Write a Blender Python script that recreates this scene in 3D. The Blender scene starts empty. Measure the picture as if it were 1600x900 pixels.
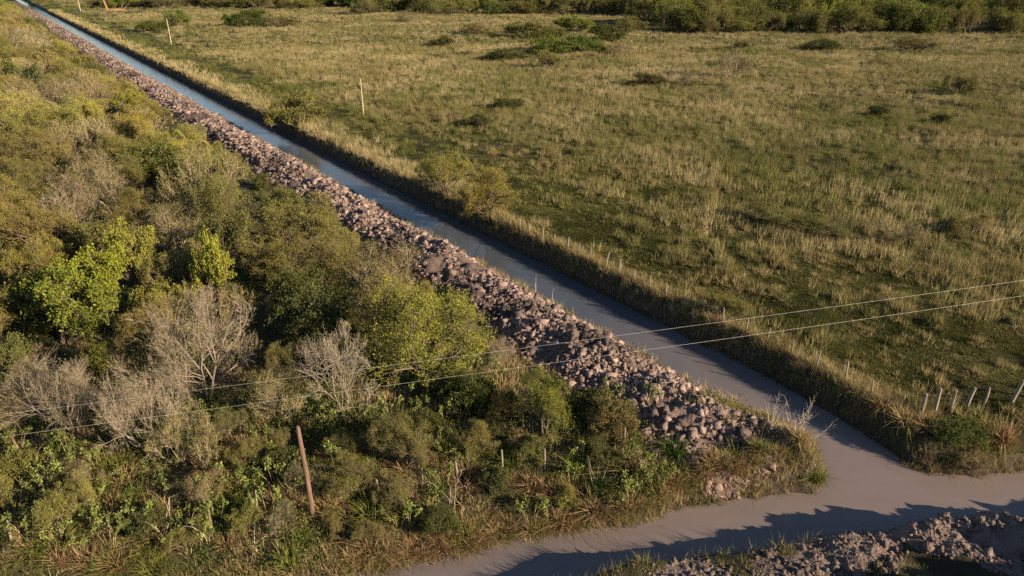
import bpy, math
import numpy as np
from mathutils import Vector

# ---------------------------------------------------------------- camera, sky, sun, exposure
scene = bpy.context.scene
COL = scene.collection
CAM_H, FPX, PITCH = 20.0, 1090.0, math.radians(24.5)      # metres, focal length for a 1600 px wide frame
cam = bpy.data.objects.new('camera', bpy.data.cameras.new('camera'))
COL.objects.link(cam)
cam.location = (0, 0, CAM_H)
cam.rotation_euler = (math.pi / 2 - PITCH, 0, 0)
cam.data.sensor_width = 36.0
cam.data.lens = FPX / 1600 * 36
cam.data.clip_start, cam.data.clip_end = 0.5, 9000
scene.camera = cam

SUN_EL = math.radians(20.0)
SUN_AZ = math.atan2(0.89, -0.455)                          # clockwise from +Y
world = bpy.data.worlds.new('World')
scene.world = world
world.use_nodes = True
wn = world.node_tree
bg = wn.nodes['Background']
sky = wn.nodes.new('ShaderNodeTexSky')
sky.sky_type = 'NISHITA'
sky.sun_disc = False
sky.sun_elevation = SUN_EL
sky.sun_rotation = SUN_AZ
sky.air_density = 1.0
sky.dust_density = 0.1
sky.ozone_density = 1.5
wn.links.new(sky.outputs[0], bg.inputs[0])
bg.inputs[1].default_value = 0.056

sun = bpy.data.objects.new('sun', bpy.data.lights.new('sun', 'SUN'))
COL.objects.link(sun)
sun.data.energy = 5.0
sun.data.angle = math.radians(0.53)
sun.data.color = (1.0, 0.80, 0.56)
sd = Vector((math.sin(SUN_AZ) * math.cos(SUN_EL), math.cos(SUN_AZ) * math.cos(SUN_EL), math.sin(SUN_EL)))
sun.rotation_euler = sd.to_track_quat('Z', 'Y').to_euler()
sun.location = (60, -30, 40)

vs = scene.view_settings
vs.view_transform, vs.look, vs.exposure, vs.gamma, vs.use_curve_mapping = 'Standard', 'None', 1.22, 1.0, False
scene.cycles.max_bounces = 4
scene.cycles.diffuse_bounces = 2
scene.cycles.adaptive_threshold = 0.015
scene.cycles.use_denoising = False
scene.cycles.transmission_bounces = 3
scene.cycles.transparent_max_bounces = 4

# ---------------------------------------------------------------- maths helpers
RNG = np.random.default_rng(7)
CD = np.array([-0.582, 0.813])            # direction of the long canal (s)
ND = np.array([0.813, 0.582])             # across it, to the right (t)
WATER = -1.2


def at(px, py, z=0.0):
    """ground point (x, y) seen at a photograph pixel, on the level z"""
    a, b = (px - 800) / FPX, (py - 450) / FPX
    k = (CAM_H - z) / (math.sin(PITCH) + b * math.cos(PITCH))
    return a * k, (math.cos(PITCH) - b * math.sin(PITCH)) * k, k


def st(x, y):
    return x * CD[0] + y * CD[1], x * ND[0] + y * ND[1]


def xy(s, t):
    return s * CD[0] + t * ND[0], s * CD[1] + t * ND[1]


def hash2(ix, iy, seed):
    h = (ix.astype(np.int64) * 374761393 + iy.astype(np.int64) * 668265263 + seed * 1442695041) & 0x7fffffff
    h = ((h ^ (h >> 13)) * 1274126177) & 0x7fffffff
    h = ((h ^ (h >> 15)) * 2246822519) & 0x7fffffff
    return ((h ^ (h >> 16)) & 0xffff) / 65535.0


def vnoise(x, y, seed=0):
    x, y = np.asarray(x, float), np.asarray(y, float)
    ix, iy = np.floor(x), np.floor(y)
    fx, fy = x - ix, y - iy
    fx, fy = fx * fx * (3 - 2 * fx), fy * fy * (3 - 2 * fy)
    a, b = hash2(ix, iy, seed), hash2(ix + 1, iy, seed)
    c, d = hash2(ix, iy + 1, seed), hash2(ix + 1, iy + 1, seed)
    return (a * (1 - fx) + b * fx) * (1 - fy) + (c * (1 - fx) + d * fx) * fy


def fbm(x, y, scale, octaves=3, seed=0):
    """-1 .. 1"""
    x, y = np.asarray(x, float) / scale, np.asarray(y, float) / scale
    v, a, n = 0, 1.0, 0
    for o in range(octaves):
        v = v + a * (vnoise(x, y, seed + o * 17) * 2 - 1)
        n += a
        a *= 0.5
        x, y = x * 2.03 + 5.3, y * 2.03 + 1.7
    return v / n


def sstep(a, b, x):
    u = np.clip((x - a) / (b - a), 0, 1)
    return u * u * (3 - 2 * u)


_far = 1500.0
POLY = [(-60, 3.6), (-20, 15.4), (-4.9, 19.8), (0, 21.3), (5.4, 22.6), (8, 23.5), (10.1, 23.9), (12.2, 24.3),
        (13.4, 24.3), (14.3, 25.0), (15.0, 27.4), (14.2, 29.2), (12.9, 31.0), xy(20.9, 28.3), xy(45, 28.2), xy(90, 28.0),
        xy(140, 27.9), xy(_far, 27.9), xy(_far, 31.5), xy(140, 31.4), xy(64, 31.6), xy(36, 31.6), xy(19, 31.65), (17.35, 29.3),
        (18.4, 26.5), (19.3, 25.7), (21.5, 25.5), (23.8, 25.9), (45, 28.6), (90, 33.0), (90, 29.5), (45, 25.2), (30, 23.6),
        (22, 22.6), (17.1, 22.1), (13.1, 21.6), (8.4, 20.7), (4.5, 20.0), (-20, 12.4), (-60, 0.8)]


def water_sdf(x, y):
    """signed distance to the water's edge, > 0 on land"""
    x, y = np.asarray(x, float), np.asarray(y, float)
    d2 = np.full(x.shape, 1e18)
    inside = np.zeros(x.shape, bool)
    n = len(POLY)
    for i in range(n):
        (ax, ay), (bx, by) = POLY[i], POLY[(i + 1) % n]
        ex, ey = bx - ax, by - ay
        u = np.clip(((x - ax) * ex + (y - ay) * ey) / (ex * ex + ey * ey), 0, 1)
        d2 = np.minimum(d2, (x - ax - u * ex) ** 2 + (y - ay - u * ey) ** 2)
        if ay != by:
            inside ^= ((ay > y) != (by > y)) & (x < (bx - ax) * (y - ay) / (by - ay) + ax)
    return np.where(inside, -1, 1) * np.sqrt(d2)


def shore(x, y):
    return water_sdf(x, y) + 0.16 * fbm(x, y, 0.9, 2, 3) + 0.16 * fbm(x, y, 3.1, 2, 4)


def ground_z(x, y, d=None):
    x, y = np.asarray(x, float), np.asarray(y, float)
    s, t = st(x, y)
    if d is None:
        d = shore(x, y)
    dist = np.hypot(x, y)
    field = sstep(33.2, 36, t)
    humm = sstep(46, 30, dist) * field
    g = field * (0.22 * fbm(x, y, 11, 2, 11) + 0.26 * fbm(x, y, 2.6, 2, 12) + humm * (0.30 * np.abs(fbm(x, y, 3.4, 2, 13)) - 0.06))
    g = g + (1 - field) * 0.18 * fbm(x, y, 4.5, 3, 14)
    berm = np.exp(-((t - 32.75) / 0.8) ** 2) * 0.16 * sstep(11, 16, s)          # the right bank stands a little proud
    g = g + berm + 0.15 * np.exp(-((d - 0.8) / 0.6) ** 2) * fbm(x, y, 1.2, 2, 15)
    gentle = sstep(29.9, 29.0, t) * sstep(13, 18, s)                          # the spoil side falls gently to the canal
    land = WATER - 0.25 + (g - WATER + 0.25) * ((1 - gentle) * sstep(-0.15, 0.95, d) + gentle * np.clip((d + .15) / 4.0, 0, 1) ** .9)
    tip = sstep(18.5, 15.0, s) * sstep(20.5, 23.5, t) * sstep(29.6, 28.8, t)     # gullies in the worn end of the spoil
    land = land + tip * sstep(.3, 1.6, d) * (.34 * np.sin(t * 2.5 + .35 * s + 1.2 * fbm(x, y, 2.0, 2, 16)) + .1)
    bed = WATER - 0.25 + np.maximum(d, -1.0) * 0.7
    return np.where(d > -0.15, land, np.minimum(bed, land))


def spoil_rise(x, y):
    """height of the dug-out clay along the canal above the ground (may be negative outside)"""
    s, t = st(x, y)
    edge = 0.35 * fbm(s, t, 3.2, 2, 21)
    p = sstep(20.2, 22.3, t + edge + 1.0 * sstep(90, 300, s)) * (1 - sstep(23.9, 27.7, t + 0.4 * edge))
    a = 0.80 + 0.42 * fbm(s, t * 0.6, 4.2, 2, 22) + 0.22 * fbm(s, t, 17, 1, 23)
    lump = 0.40 * fbm(x, y, 1.6, 2, 24) + 0.22 * fbm(x, y, 0.6, 2, 25) + 0.16 * (.4 - 2 * np.abs(fbm(x, y, .42, 2, 26)))
    end = sstep(13.0, 16.8, s - 0.42 * (24.5 - t) * 0.3 + 0.6 * edge)
    return p * end * (a + lump) * (1 - .3 * sstep(60, 140, s)) - 0.06


def heap_rise(x, y):
    """height of the dug-out clay on the near side of the cross channel"""
    u = x * 0.972 + y * 0.235
    v = -x * 0.235 + y * 0.972                                            # across the channel
    d = water_sdf(x, y)
    h = 0
    for cx, cy, r, a in HEAPS:
        h = np.maximum(h, a * np.exp(-(((x - cx) ** 2 + (y - cy) ** 2) / (r * r)) ** 1.25))
    lump = 0.36 * fbm(x, y, 1.5, 3, 31) + 0.20 * fbm(x, y, 0.6, 2, 32) + 0.18 * (.4 - 2 * np.abs(fbm(x, y, .5, 2, 35)))
    near = sstep(0.05, 1.5, d + 0.3 * fbm(x, y, 1.1, 2, 33))
    return (h * (1 + 0.25 * fbm(x, y, 2.2, 2, 34)) + (lump + .12) * sstep(0.04, 0.3, h)) * near - 0.08


HEAPS = [(6.5, 18.5, 2.0, 0.12), (10.3, 19.5, 1.8, 0.15), (13.2, 20.2, 1.7, 0.2), (16.5, 21.2, 1.4, 0.45), (19.0, 20.6, 1.9, 0.5),
         (21.6, 20.8, 1.8, 0.5), (22.4, 18.3, 2.0, 2.0), (24.8, 17.4, 2.6, 2.4), (27.5, 18.6, 2.6, 1.9), (30.5, 20.0, 2.6, 1.8), (24.0, 13.6, 3.0, 3.2), (34, 21.5, 3.0, 2.0),  # the tall heaps here stand out of view, added to shade the visible ones
         (19.6, 15.0, 2.2, 2.1), (15.5, 15.6, 2.0, 1.5), (12.0, 15.5, 2.2, 1.2), (7.5, 14.0, 2.4, 0.8)]


def surf_z(x, y):
    x, y = np.atleast_1d(np.asarray(x, float)), np.atleast_1d(np.asarray(y, float))
    z = ground_z(x, y)
    return z + np.maximum(0, np.maximum(spoil_rise(x, y), heap_rise(x, y)))


def gz(x, y):
    return float(surf_z(x, y)[0])


def unproject_on(px, py, dz=0.0):
    """the point of the ground (plus dz) that is seen at a pixel of the photograph"""
    z = 0.0
    for _ in range(4):
        x, y, k = at(px, py, z + dz)
        z = gz(x, y)
    return x, y, z


def in_view(x, y, z=0.0, mx=220, my=160):
    x, y = np.asarray(x), np.asarray(y)
    fwd = y * math.cos(PITCH) + (CAM_H - z) * math.sin(PITCH)
    up = y * math.sin(PITCH) - (CAM_H - z) * math.cos(PITCH)
    px, py = 800 + FPX * x / fwd, 450 - FPX * up / fwd
    return (fwd > 1) & (px > -mx) & (px < 1600 + mx) & (py > -300) & (py < 900 + my)


# ---------------------------------------------------------------- mesh helpers
def make_mesh(name, V, F, mats, midx=None, col=None, smooth=False):
    V, F = np.asarray(V, np.float32), np.asarray(F, np.int32)
    me = bpy.data.meshes.new(name)
    k = F.shape[1]
    me.vertices.add(len(V))
    me.vertices.foreach_set('co', V.ravel())
    me.loops.add(F.size)
    me.loops.foreach_set('vertex_index', F.ravel())
    me.polygons.add(len(F))
    me.polygons.foreach_set('loop_start', np.arange(len(F), dtype=np.int32) * k)
    if midx is not None:
        me.polygons.foreach_set('material_index', np.asarray(midx, np.int32))
    if smooth:
        me.polygons.foreach_set('use_smooth', np.ones(len(F), bool))
    for m in mats:
        me.materials.append(m)
    me.update(calc_edges=True)
    if col is not None:
        a = me.attributes.new('Col', 'FLOAT_COLOR', 'POINT')
        c = np.ones((len(V), 4), np.float32)
        c[:, :3] = col
        a.data.foreach_set('color', c.ravel())
    return me


def link(name, me, parent=None, loc=None, rot=None, scale=None):
    o = bpy.data.objects.new(name, me)
    COL.objects.link(o)
    if parent is not None:
        o.parent = parent
    if loc is not None:
        o.location = loc
    if rot is not None:
        o.rotation_euler = rot
    if scale is not None:
        o.scale = scale
    return o


def tag(o, label=None, cat=None, group=None, kind=None):
    if label:
        o['label'] = label
    if cat:
        o['category'] = cat
    if group:
        o['group'] = group
    if kind:
        o['kind'] = kind
    return o


def norm(a):
    return a / np.maximum(np.linalg.norm(a, axis=-1, keepdims=True), 1e-9)


def tubes(P0, P1, R0, R1, m=4):
    """tapered prisms, one for each segment"""
    n = len(P0)
    d = norm(P1 - P0)
    ref = np.where(np.abs(d[:, 2:3]) > 0.9, np.array([[1., 0, 0]]), np.array([[0, 0, 1.]]))
    a = norm(np.cross(d, ref))
    b = np.cross(d, a)
    ang = np.arange(m) / m * 2 * np.pi
    ring = a[:, None] * np.cos(ang)[None, :, None] + b[:, None] * np.sin(ang)[None, :, None]
    V = np.concatenate([P0[:, None] + ring * R0[:, None, None], P1[:, None] + ring * R1[:, None, None]], 1).reshape(-1, 3)
    i = np.arange(m)
    j = (i + 1) % m
    f = np.concatenate([np.stack([i, j, j + m], 1), np.stack([i, j + m, i + m], 1)], 0)
    F = (np.arange(n)[:, None, None] * 2 * m + f[None]).reshape(-1, 3)
    return V, F


def ribbons(P0, P1, W, rng):
    d = norm(P1 - P0)
    side = norm(np.cross(d, norm(rng.normal(size=d.shape)))) * W[:, None] * 0.5
    V = np.stack([P0 - side, P0 + side, P1], 1).reshape(-1, 3)
    return V, np.arange(len(P0) * 3).reshape(-1, 3)


def leaf_tris(P, size, rng, flat=0.0, elong=1.6):
    """a rhombic leaf (two triangles folded along the rib) at every point"""
    n = len(P)
    d = norm(rng.normal(size=(n, 3)) + np.array([0, 0, 0.3]))
    q = rng.normal(size=(n, 3))
    q[:, 2] *= (1 - flat)
    side = norm(np.cross(d, q))
    nrm = np.cross(d, side)
    L = (size * (0.7 + 0.6 * rng.random(n)))[:, None]
    w = L / elong * 0.5
    A, B = P, P + d * L
    mid = P + d * L * 0.5
    V = np.stack([A, mid + side * w + nrm * w * 0.3, B, mid - side * w + nrm * w * 0.3], 1).reshape(-1, 3)
    k = np.arange(n)[:, None] * 4
    F = np.concatenate([k + np.array([[0, 1, 2]]), k + np.array([[0, 2, 3]])], 0)
    return V, F


def merge(parts):
    V, F, off = [], [], 0
    M = []
    for v, f, m in parts:
        V.append(v)
        F.append(f + off)
        M.append(np.full(len(f), m))
        off += len(v)
    return np.concatenate(V), np.concatenate(F), np.concatenate(M)


# ---------------------------------------------------------------- materials
def new_mat(name):
    m = bpy.data.materials.new(name)
    m.use_nodes = True
    nt = m.node_tree
    nt.nodes.clear()
    out = nt.nodes.new('ShaderNodeOutputMaterial')
    return m, nt, out


def N(nt, kind, **kw):
    n = nt.nodes.new(kind)
    for k, v in kw.items():
        if k.startswith('i_'):
            n.inputs[k[2:].replace('_', ' ')].default_value = v
        elif k.startswith('n_'):
            n.inputs[int(k[2:])].default_value = v
        else:
            setattr(n, k, v)
    return n


def mat_plant(name, source='object', fixed=None, trans=0.28, var=(0.62, 1.4), hue=0.0):
    """matt plant tissue; colour from the object, from a point attribute or fixed; each face varies a little"""
    m, nt, out = new_mat(name)
    L = nt.links.new
    if source == 'object':
        c = N(nt, 'ShaderNodeObjectInfo').outputs['Color']
    elif source == 'instancer':
        c = N(nt, 'ShaderNodeAttribute', attribute_name='Col', attribute_type='INSTANCER').outputs['Color']
    elif source == 'attr':
        c = N(nt, 'ShaderNodeAttribute', attribute_name='Col').outputs['Color']
    else:
        r = N(nt, 'ShaderNodeRGB')
        r.outputs[0].default_value = (*fixed, 1)
        c = r.outputs[0]
    geo = N(nt, 'ShaderNodeNewGeometry')
    mr = N(nt, 'ShaderNodeMapRange')
    mr.inputs['To Min'].default_value, mr.inputs['To Max'].default_value = var
    L(geo.outputs['Random Per Island'], mr.inputs['Value'])
    mul = N(nt, 'ShaderNodeVectorMath', operation='SCALE')
    L(c, mul.inputs[0])
    L(mr.outputs[0], mul.inputs['Scale'])
    hs = N(nt, 'ShaderNodeHueSaturation')
    mr2 = N(nt, 'ShaderNodeMapRange')
    mr2.inputs['To Min'].default_value, mr2.inputs['To Max'].default_value = 0.5 - 0.018 - hue, 0.5 + 0.012 + hue
    wn_ = N(nt, 'ShaderNodeTexWhiteNoise', noise_dimensions='1D')
    L(geo.outputs['Random Per Island'], wn_.inputs['W'])
    L(wn_.outputs['Value'], mr2.inputs['Value'])
    L(mr2.outputs[0], hs.inputs['Hue'])
    L(mul.outputs[0], hs.inputs['Color'])
    df = N(nt, 'ShaderNodeBsdfDiffuse')
    L(hs.outputs[0], df.inputs['Color'])
    if trans > 0:
        tr = N(nt, 'ShaderNodeBsdfTranslucent')
        L(hs.outputs[0], tr.inputs['Color'])
        mx = N(nt, 'ShaderNodeMixShader')
        mx.inputs[0].default_value = trans
        L(df.outputs[0], mx.inputs[1])
        L(tr.outputs[0], mx.inputs[2])
        L(mx.outputs[0], out.inputs[0])
    else:
        L(df.outputs[0], out.inputs[0])
    return m


def mat_earth(name, attr=False, c1=(.3, .2, .16), c2=(.2, .14, .11), damp=(.09, .07, .06), scale=1.0, bump=0.25, dampness=0.42, island=False):
    m, nt, out = new_mat(name)
    L = nt.links.new
    tc = N(nt, 'ShaderNodeNewGeometry').outputs['Position']
    n1 = N(nt, 'ShaderNodeTexNoise', i_Scale=1.7 * scale, i_Detail=6.0, i_Roughness=0.65)
    n2 = N(nt, 'ShaderNodeTexNoise', i_Scale=0.16 * scale, i_Detail=3.0)
    n3 = N(nt, 'ShaderNodeTexNoise', i_Scale=9.0 * scale, i_Detail=4.0)
    for n in (n1, n2, n3):
        L(tc, n.inputs['Vector'])
    mix = N(nt, 'ShaderNodeMix', data_type='RGBA')
    rp = N(nt, 'ShaderNodeMapRange')
    rp.inputs['From Min'].default_value, rp.inputs['From Max'].default_value = 0.35, 0.65
    L(n1.outputs[0], rp.inputs['Value'])
    L(rp.outputs[0], mix.inputs[0])
    if attr:
        a = N(nt, 'ShaderNodeAttribute', attribute_name='Col')
        dk = N(nt, 'ShaderNodeVectorMath', operation='SCALE')
        dk.inputs['Scale'].default_value = 0.55
        L(a.outputs['Color'], dk.inputs[0])
        L(a.outputs['Color'], mix.inputs[6])
        L(dk.outputs[0], mix.inputs[7])
        last = mix.outputs[2]
    else:
        mix.inputs[6].default_value = (*c1, 1)
        mix.inputs[7].default_value = (*c2, 1)
        mix2 = N(nt, 'ShaderNodeMix', data_type='RGBA')
        rp2 = N(nt, 'ShaderNodeMapRange')
        rp2.inputs['From Min'].default_value, rp2.inputs['From Max'].default_value = 0.62 - 0.1 * dampness, 0.78 - 0.1 * dampness
        L(n2.outputs[0], rp2.inputs['Value'])
        L(rp2.outputs[0], mix2.inputs[0])
        L(mix.outputs[2], mix2.inputs[6])
        mix2.inputs[7].default_value = (*damp, 1)
        last = mix2.outputs[2]
    if island:
        gi_, oi_ = N(nt, 'ShaderNodeNewGeometry'), N(nt, 'ShaderNodeObjectInfo')
        sm = N(nt, 'ShaderNodeMath', operation='ADD')
        L(gi_.outputs['Random Per Island'], sm.inputs[0])
        L(oi_.outputs['Random'], sm.inputs[1])
        fr_ = N(nt, 'ShaderNodeMath', operation='FRACT')
        L(sm.outputs[0], fr_.inputs[0])
        im = N(nt, 'ShaderNodeMapRange')
        im.inputs['To Min'].default_value, im.inputs['To Max'].default_value = .5, 1.25
        L(fr_.outputs[0], im.inputs['Value'])
        sc_ = N(nt, 'ShaderNodeVectorMath', operation='SCALE')
        L(last, sc_.inputs[0])
        L(im.outputs[0], sc_.inputs['Scale'])
        last = sc_.outputs[0]
    bs = N(nt, 'ShaderNodeBsdfPrincipled', i_Roughness=0.92)
    bs.inputs['Specular IOR Level'].default_value = 0.2
    L(last, bs.inputs['Base Color'])
    bp = N(nt, 'ShaderNodeBump', i_Strength=bump, i_Distance=0.12)
    L(n3.outputs[0], bp.inputs['Height'])
    L(bp.outputs[0], bs.inputs['Normal'])
    L(bs.outputs[0], out.inputs[0])
    return m


def mat_water():
    m, nt, out = new_mat('muddy_water')
    L = nt.links.new
    tc = N(nt, 'ShaderNodeNewGeometry').outputs['Position']
    stretch = N(nt, 'ShaderNodeMapping')
    stretch.inputs['Rotation'].default_value = (0, 0, math.radians(-35))
    stretch.inputs['Scale'].default_value = (.22, 1.0, 1.0)
    L(tc, stretch.inputs[0])
    n1 = N(nt, 'ShaderNodeTexNoise', i_Scale=0.9, i_Detail=5.0)
    n1.inputs['Distortion'].default_value = .8
    L(stretch.outputs[0], n1.inputs['Vector'])
    mix = N(nt, 'ShaderNodeMix', data_type='RGBA')
    L(n1.outputs[0], mix.inputs[0])
    mix.inputs[6].default_value = (.150, .124, .119, 1)
    mix.inputs[7].default_value = (.205, .165, .154, 1)
    # silt thins along the canal, where reflected sky blue is put into the colour
    dt = N(nt, 'ShaderNodeVectorMath', operation='DOT_PRODUCT')
    dt.inputs[1].default_value = (CD[0], CD[1], 0)
    L(tc, dt.inputs[0])
    nz = N(nt, 'ShaderNodeTexNoise', i_Scale=0.12, i_Detail=5.0)
    L(tc, nz.inputs['Vector'])
    ad = N(nt, 'ShaderNodeMath', operation='MULTIPLY_ADD')
    ad.inputs[1].default_value = 24.0
    L(nz.outputs[0], ad.inputs[0])
    L(dt.outputs['Value'], ad.inputs[2])
    rg = N(nt, 'ShaderNodeMapRange', interpolation_type='SMOOTHSTEP')
    rg.inputs['From Min'].default_value, rg.inputs['From Max'].default_value = 20.0, 50.0
    L(ad.outputs[0], rg.inputs['Value'])
    clear = N(nt, 'ShaderNodeMix', data_type='RGBA')
    L(rg.outputs[0], clear.inputs[0])
    L(mix.outputs[2], clear.inputs[6])
    clear.inputs[7].default_value = (.06, .07, .085, 1)
    bs = N(nt, 'ShaderNodeBsdfPrincipled', i_Roughness=0.04, i_IOR=1.33)
    L(clear.outputs[2], bs.inputs['Base Color'])
    n2 = N(nt, 'ShaderNodeTexNoise', i_Scale=2.6, i_Detail=3.0)
    L(tc, n2.inputs['Vector'])
    bp = N(nt, 'ShaderNodeBump', i_Strength=0.55, i_Distance=0.06)
    L(n2.outputs[0], bp.inputs['Height'])
    rip = N(nt, 'ShaderNodeMapRange')
    rip.inputs['From Min'].default_value, rip.inputs['From Max'].default_value = 40.0, 160.0
    rip.inputs['To Min'].default_value, rip.inputs['To Max'].default_value = 0.03, 0.5
    L(dt.outputs['Value'], rip.inputs['Value'])
    L(rip.outputs[0], bp.inputs['Strength'])
    L(bp.outputs[0], bs.inputs['Normal'])
    L(bs.outputs[0], out.inputs[0])
    return m


def mat_wood(name, c1, c2, sx=14.0):
    m, nt, out = new_mat(name)
    L = nt.links.new
    tc = N(nt, 'ShaderNodeTexCoord').outputs['Object']
    mp = N(nt, 'ShaderNodeMapping')
    mp.inputs['Scale'].default_value = (sx, sx, 1.2)
    L(tc, mp.inputs[0])
    n1 = N(nt, 'ShaderNodeTexNoise', i_Scale=1.6, i_Detail=5.0)
    L(mp.outputs[0], n1.inputs['Vector'])
    mix = N(nt, 'ShaderNodeMix', data_type='RGBA')
    rp = N(nt, 'ShaderNodeMapRange')
    rp.inputs['From Min'].default_value, rp.inputs['From Max'].default_value = 0.35, 0.65
    L(n1.outputs[0], rp.inputs['Value'])
    L(rp.outputs[0], mix.inputs[0])
    mix.inputs[6].default_value, mix.inputs[7].default_value = (*c1, 1), (*c2, 1)
    bs = N(nt, 'ShaderNodeBsdfPrincipled', i_Roughness=0.85)
    L(mix.outputs[2], bs.inputs['Base Color'])
    bp = N(nt, 'ShaderNodeBump', i_Strength=0.4, i_Distance=0.02)
    L(n1.outputs[0], bp.inputs['Height'])
    L(bp.outputs[0], bs.inputs['Normal'])
    L(bs.outputs[0], out.inputs[0])
    return m


M_LEAF = mat_plant('leaf', 'object')
M_TWIG = mat_plant('dark_twig', 'fixed', (.13, .10, .072), trans=0)
M_BARE = mat_plant('bare_twig', 'object', trans=0, var=(0.7, 1.25))
M_SPARSE = mat_plant('sparse_olive_leaf', 'fixed', (.15, .145, .045))
M_GRASS = mat_plant('grass', 'attr', var=(0.75, 1.25), trans=0.3)
M_FIELD = mat_plant('field_grass', 'instancer', var=(0.7, 1.3), trans=0.3)
M_TUSS = mat_plant('tussock', 'object', var=(0.65, 1.3), trans=0.25, hue=0.01)
M_STALK = mat_plant('stalk', 'fixed', (.26, .21, .12), trans=0)
M_PALE = mat_plant('pale_dead_stalk', 'fixed', (.50, .43, .33), trans=0)
M_GROUND = mat_earth('ground', attr=True, scale=1.0, bump=0.4)
M_CLAY = mat_earth('clay', bump=.8, c1=(.185, .132, .110), c2=(.10, .072, .061), damp=(.075, .057, .05), dampness=1.15)  # darker than the clods, shade of the gaps between them put into the colour
M_CLOD = mat_earth('clay_clod', island=True, bump=.6, c1=(.325, .238, .206), c2=(.18, .132, .116), damp=(.09, .068, .06), dampness=1.15)
M_CLAY2 = mat_earth('shaded_clay', c1=(.20, .152, .132), c2=(.125, .093, .081), damp=(.10, .078, .068), dampness=0.6, bump=1.0)  # heap clay darkened, part of the heaps' shade put into the colour
M_WATER = mat_water()
M_POLE = mat_wood('red_brown_pole_wood', (.20, .115, .078), (.095, .058, .042))
M_POST = mat_wood('grey_post_wood', (.28, .24, .185), (.16, .135, .105))
M_PALEPOLE = mat_wood('pale_pole_wood', (.52, .45, .34), (.38, .32, .24))
M_ORANGE = mat_wood('orange_timber', (.42, .215, .09), (.31, .16, .075))
M_BARK = mat_wood('grey_bark', (.30, .245, .185), (.17, .135, .10))
M_BARKD = mat_wood('dark_bark', (.14, .105, .075), (.08, .06, .045))
_m, _nt, _o = new_mat('aluminium_wire')
_b = N(_nt, 'ShaderNodeBsdfPrincipled', i_Metallic=0.3, i_Roughness=0.5)
_b.inputs['Base Color'].default_value = (.48, .46, .42, 1)
_nt.links.new(_b.outputs[0], _o.inputs[0])
M_WIRE = _m
M_RUST = mat_wood('rusty_wire', (.10, .075, .055), (.07, .05, .04))

# ---------------------------------------------------------------- ground, water, spoil
def axis(stops):
    out = []
    for a, b, st_ in stops:
        out.append(np.arange(a, b, st_))
    out.append(np.array([stops[-1][1]]))
    return np.concatenate(out)


def grid_faces(n, m):
    i = np.arange(n - 1)[:, None] * m + np.arange(m - 1)[None]
    i = i.ravel()
    return np.stack([i, i + m, i + m + 1, i + 1], 1)


sa = axis([(-600, -120, 60), (-120, -30, 6), (-30, 2, 1.2), (2, 32, 0.22), (32, 60, 0.5), (60, 130, 1.0), (130, 300, 2.5), (300, 640, 8), (640, 1200, 60), (1200, 4200, 300)])
ta = axis([(-3000, -400, 260), (-400, -60, 20), (-60, -16, 3), (-16, 2, 1.2), (2, 27.8, 0.33), (27.8, 33.6, 0.2), (33.6, 46, 0.36), (46, 76, 0.8), (76, 170, 2), (170, 420, 8), (420, 900, 40), (900, 4200, 300)])
S, T = np.meshgrid(sa, ta, indexing='ij')
GX, GY = xy(S.ravel(), T.ravel())
gd = shore(GX, GY)
GZ = ground_z(GX, GY, gd)
s_, t_ = S.ravel(), T.ravel()
floor = np.array([.052, .048, .024])[None] + 0.0 * GX[:, None]
green = np.array([.034, .037, .015])
tan = np.array([.065, .055, .028])
soil = np.array([.030, .025, .016])
mud = np.array([.085, .062, .046])
mixn = sstep(-0.25, 0.45, fbm(GX, GY, 14, 3, 41) + 0.5 * fbm(GX, GY, 2.5, 2, 42))[:, None]
fieldc = green * (1 - mixn) + tan * mixn
sn = sstep(0.15, 0.5, fbm(GX, GY, 3.2, 3, 43))[:, None]
fieldc = fieldc * (1 - 0.6 * sn) + soil * 0.6 * sn
f_ = sstep(31.8, 33.5, t_)[:, None]
gc = floor * (1 - f_) + fieldc * f_
bank = sstep(0.75, 0.35, gd)[:, None]
gc = gc * (1 - bank) + mud * bank
wet = sstep(.42, .2, gd)[:, None]
gc = gc * (1 - wet) + np.array([.045, .034, .027]) * wet
ground = link('ground', make_mesh('ground', np.stack([GX, GY, GZ], 1), grid_faces(len(sa), len(ta)), [M_GROUND], col=gc, smooth=True))
tag(ground, kind='structure')

pv = np.array([(x, y, WATER) for x, y in POLY])
ctr = np.array(POLY)
# water as a level sheet a little wider than the channel, the ground rises through it
wv = []
wf = []


def strip(pa, pb):
    b0 = len(wv)
    for a, b in zip(pa, pb):
        wv.append((*a, WATER))
        wv.append((*b, WATER))
    for i in range(len(pa) - 1):
        wf.append((b0 + 2 * i, b0 + 2 * i + 1, b0 + 2 * i + 3, b0 + 2 * i + 2))


import bmesh
bm = bmesh.new()
OUT = [(-60, 4.6), (-20, 16.4), (-4.9, 20.8), (5.4, 23.6), (11.5, 25.2), (13.4, 26.0), (13.6, 28.0), (12.2, 30.2), xy(20.9, 27.4), xy(_far, 27.2),
       xy(_far, 32.2), xy(20, 32.0), (18.6, 29.4), (20.0, 26.6), (23.8, 26.8), (45, 29.6), (90, 34), (90, 28.4), (45, 24.2), (22, 21.8), (13.1, 20.8),
       (4.5, 19.2), (-20, 11.6), (-60, -0.2)]
bvs = [bm.verts.new((x, y, WATER)) for x, y in OUT]
bf = bm.faces.new(bvs)
bmesh.ops.triangulate(bm, faces=[bf])
bmesh.ops.recalc_face_normals(bm, faces=bm.faces)
if sum(f.normal.z for f in bm.faces) < 0:
    bmesh.ops.reverse_faces(bm, faces=bm.faces)
me = bpy.data.meshes.new('water')
bm.to_mesh(me)
me.materials.append(M_WATER)
tag(link('water', me), kind='structure')

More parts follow.
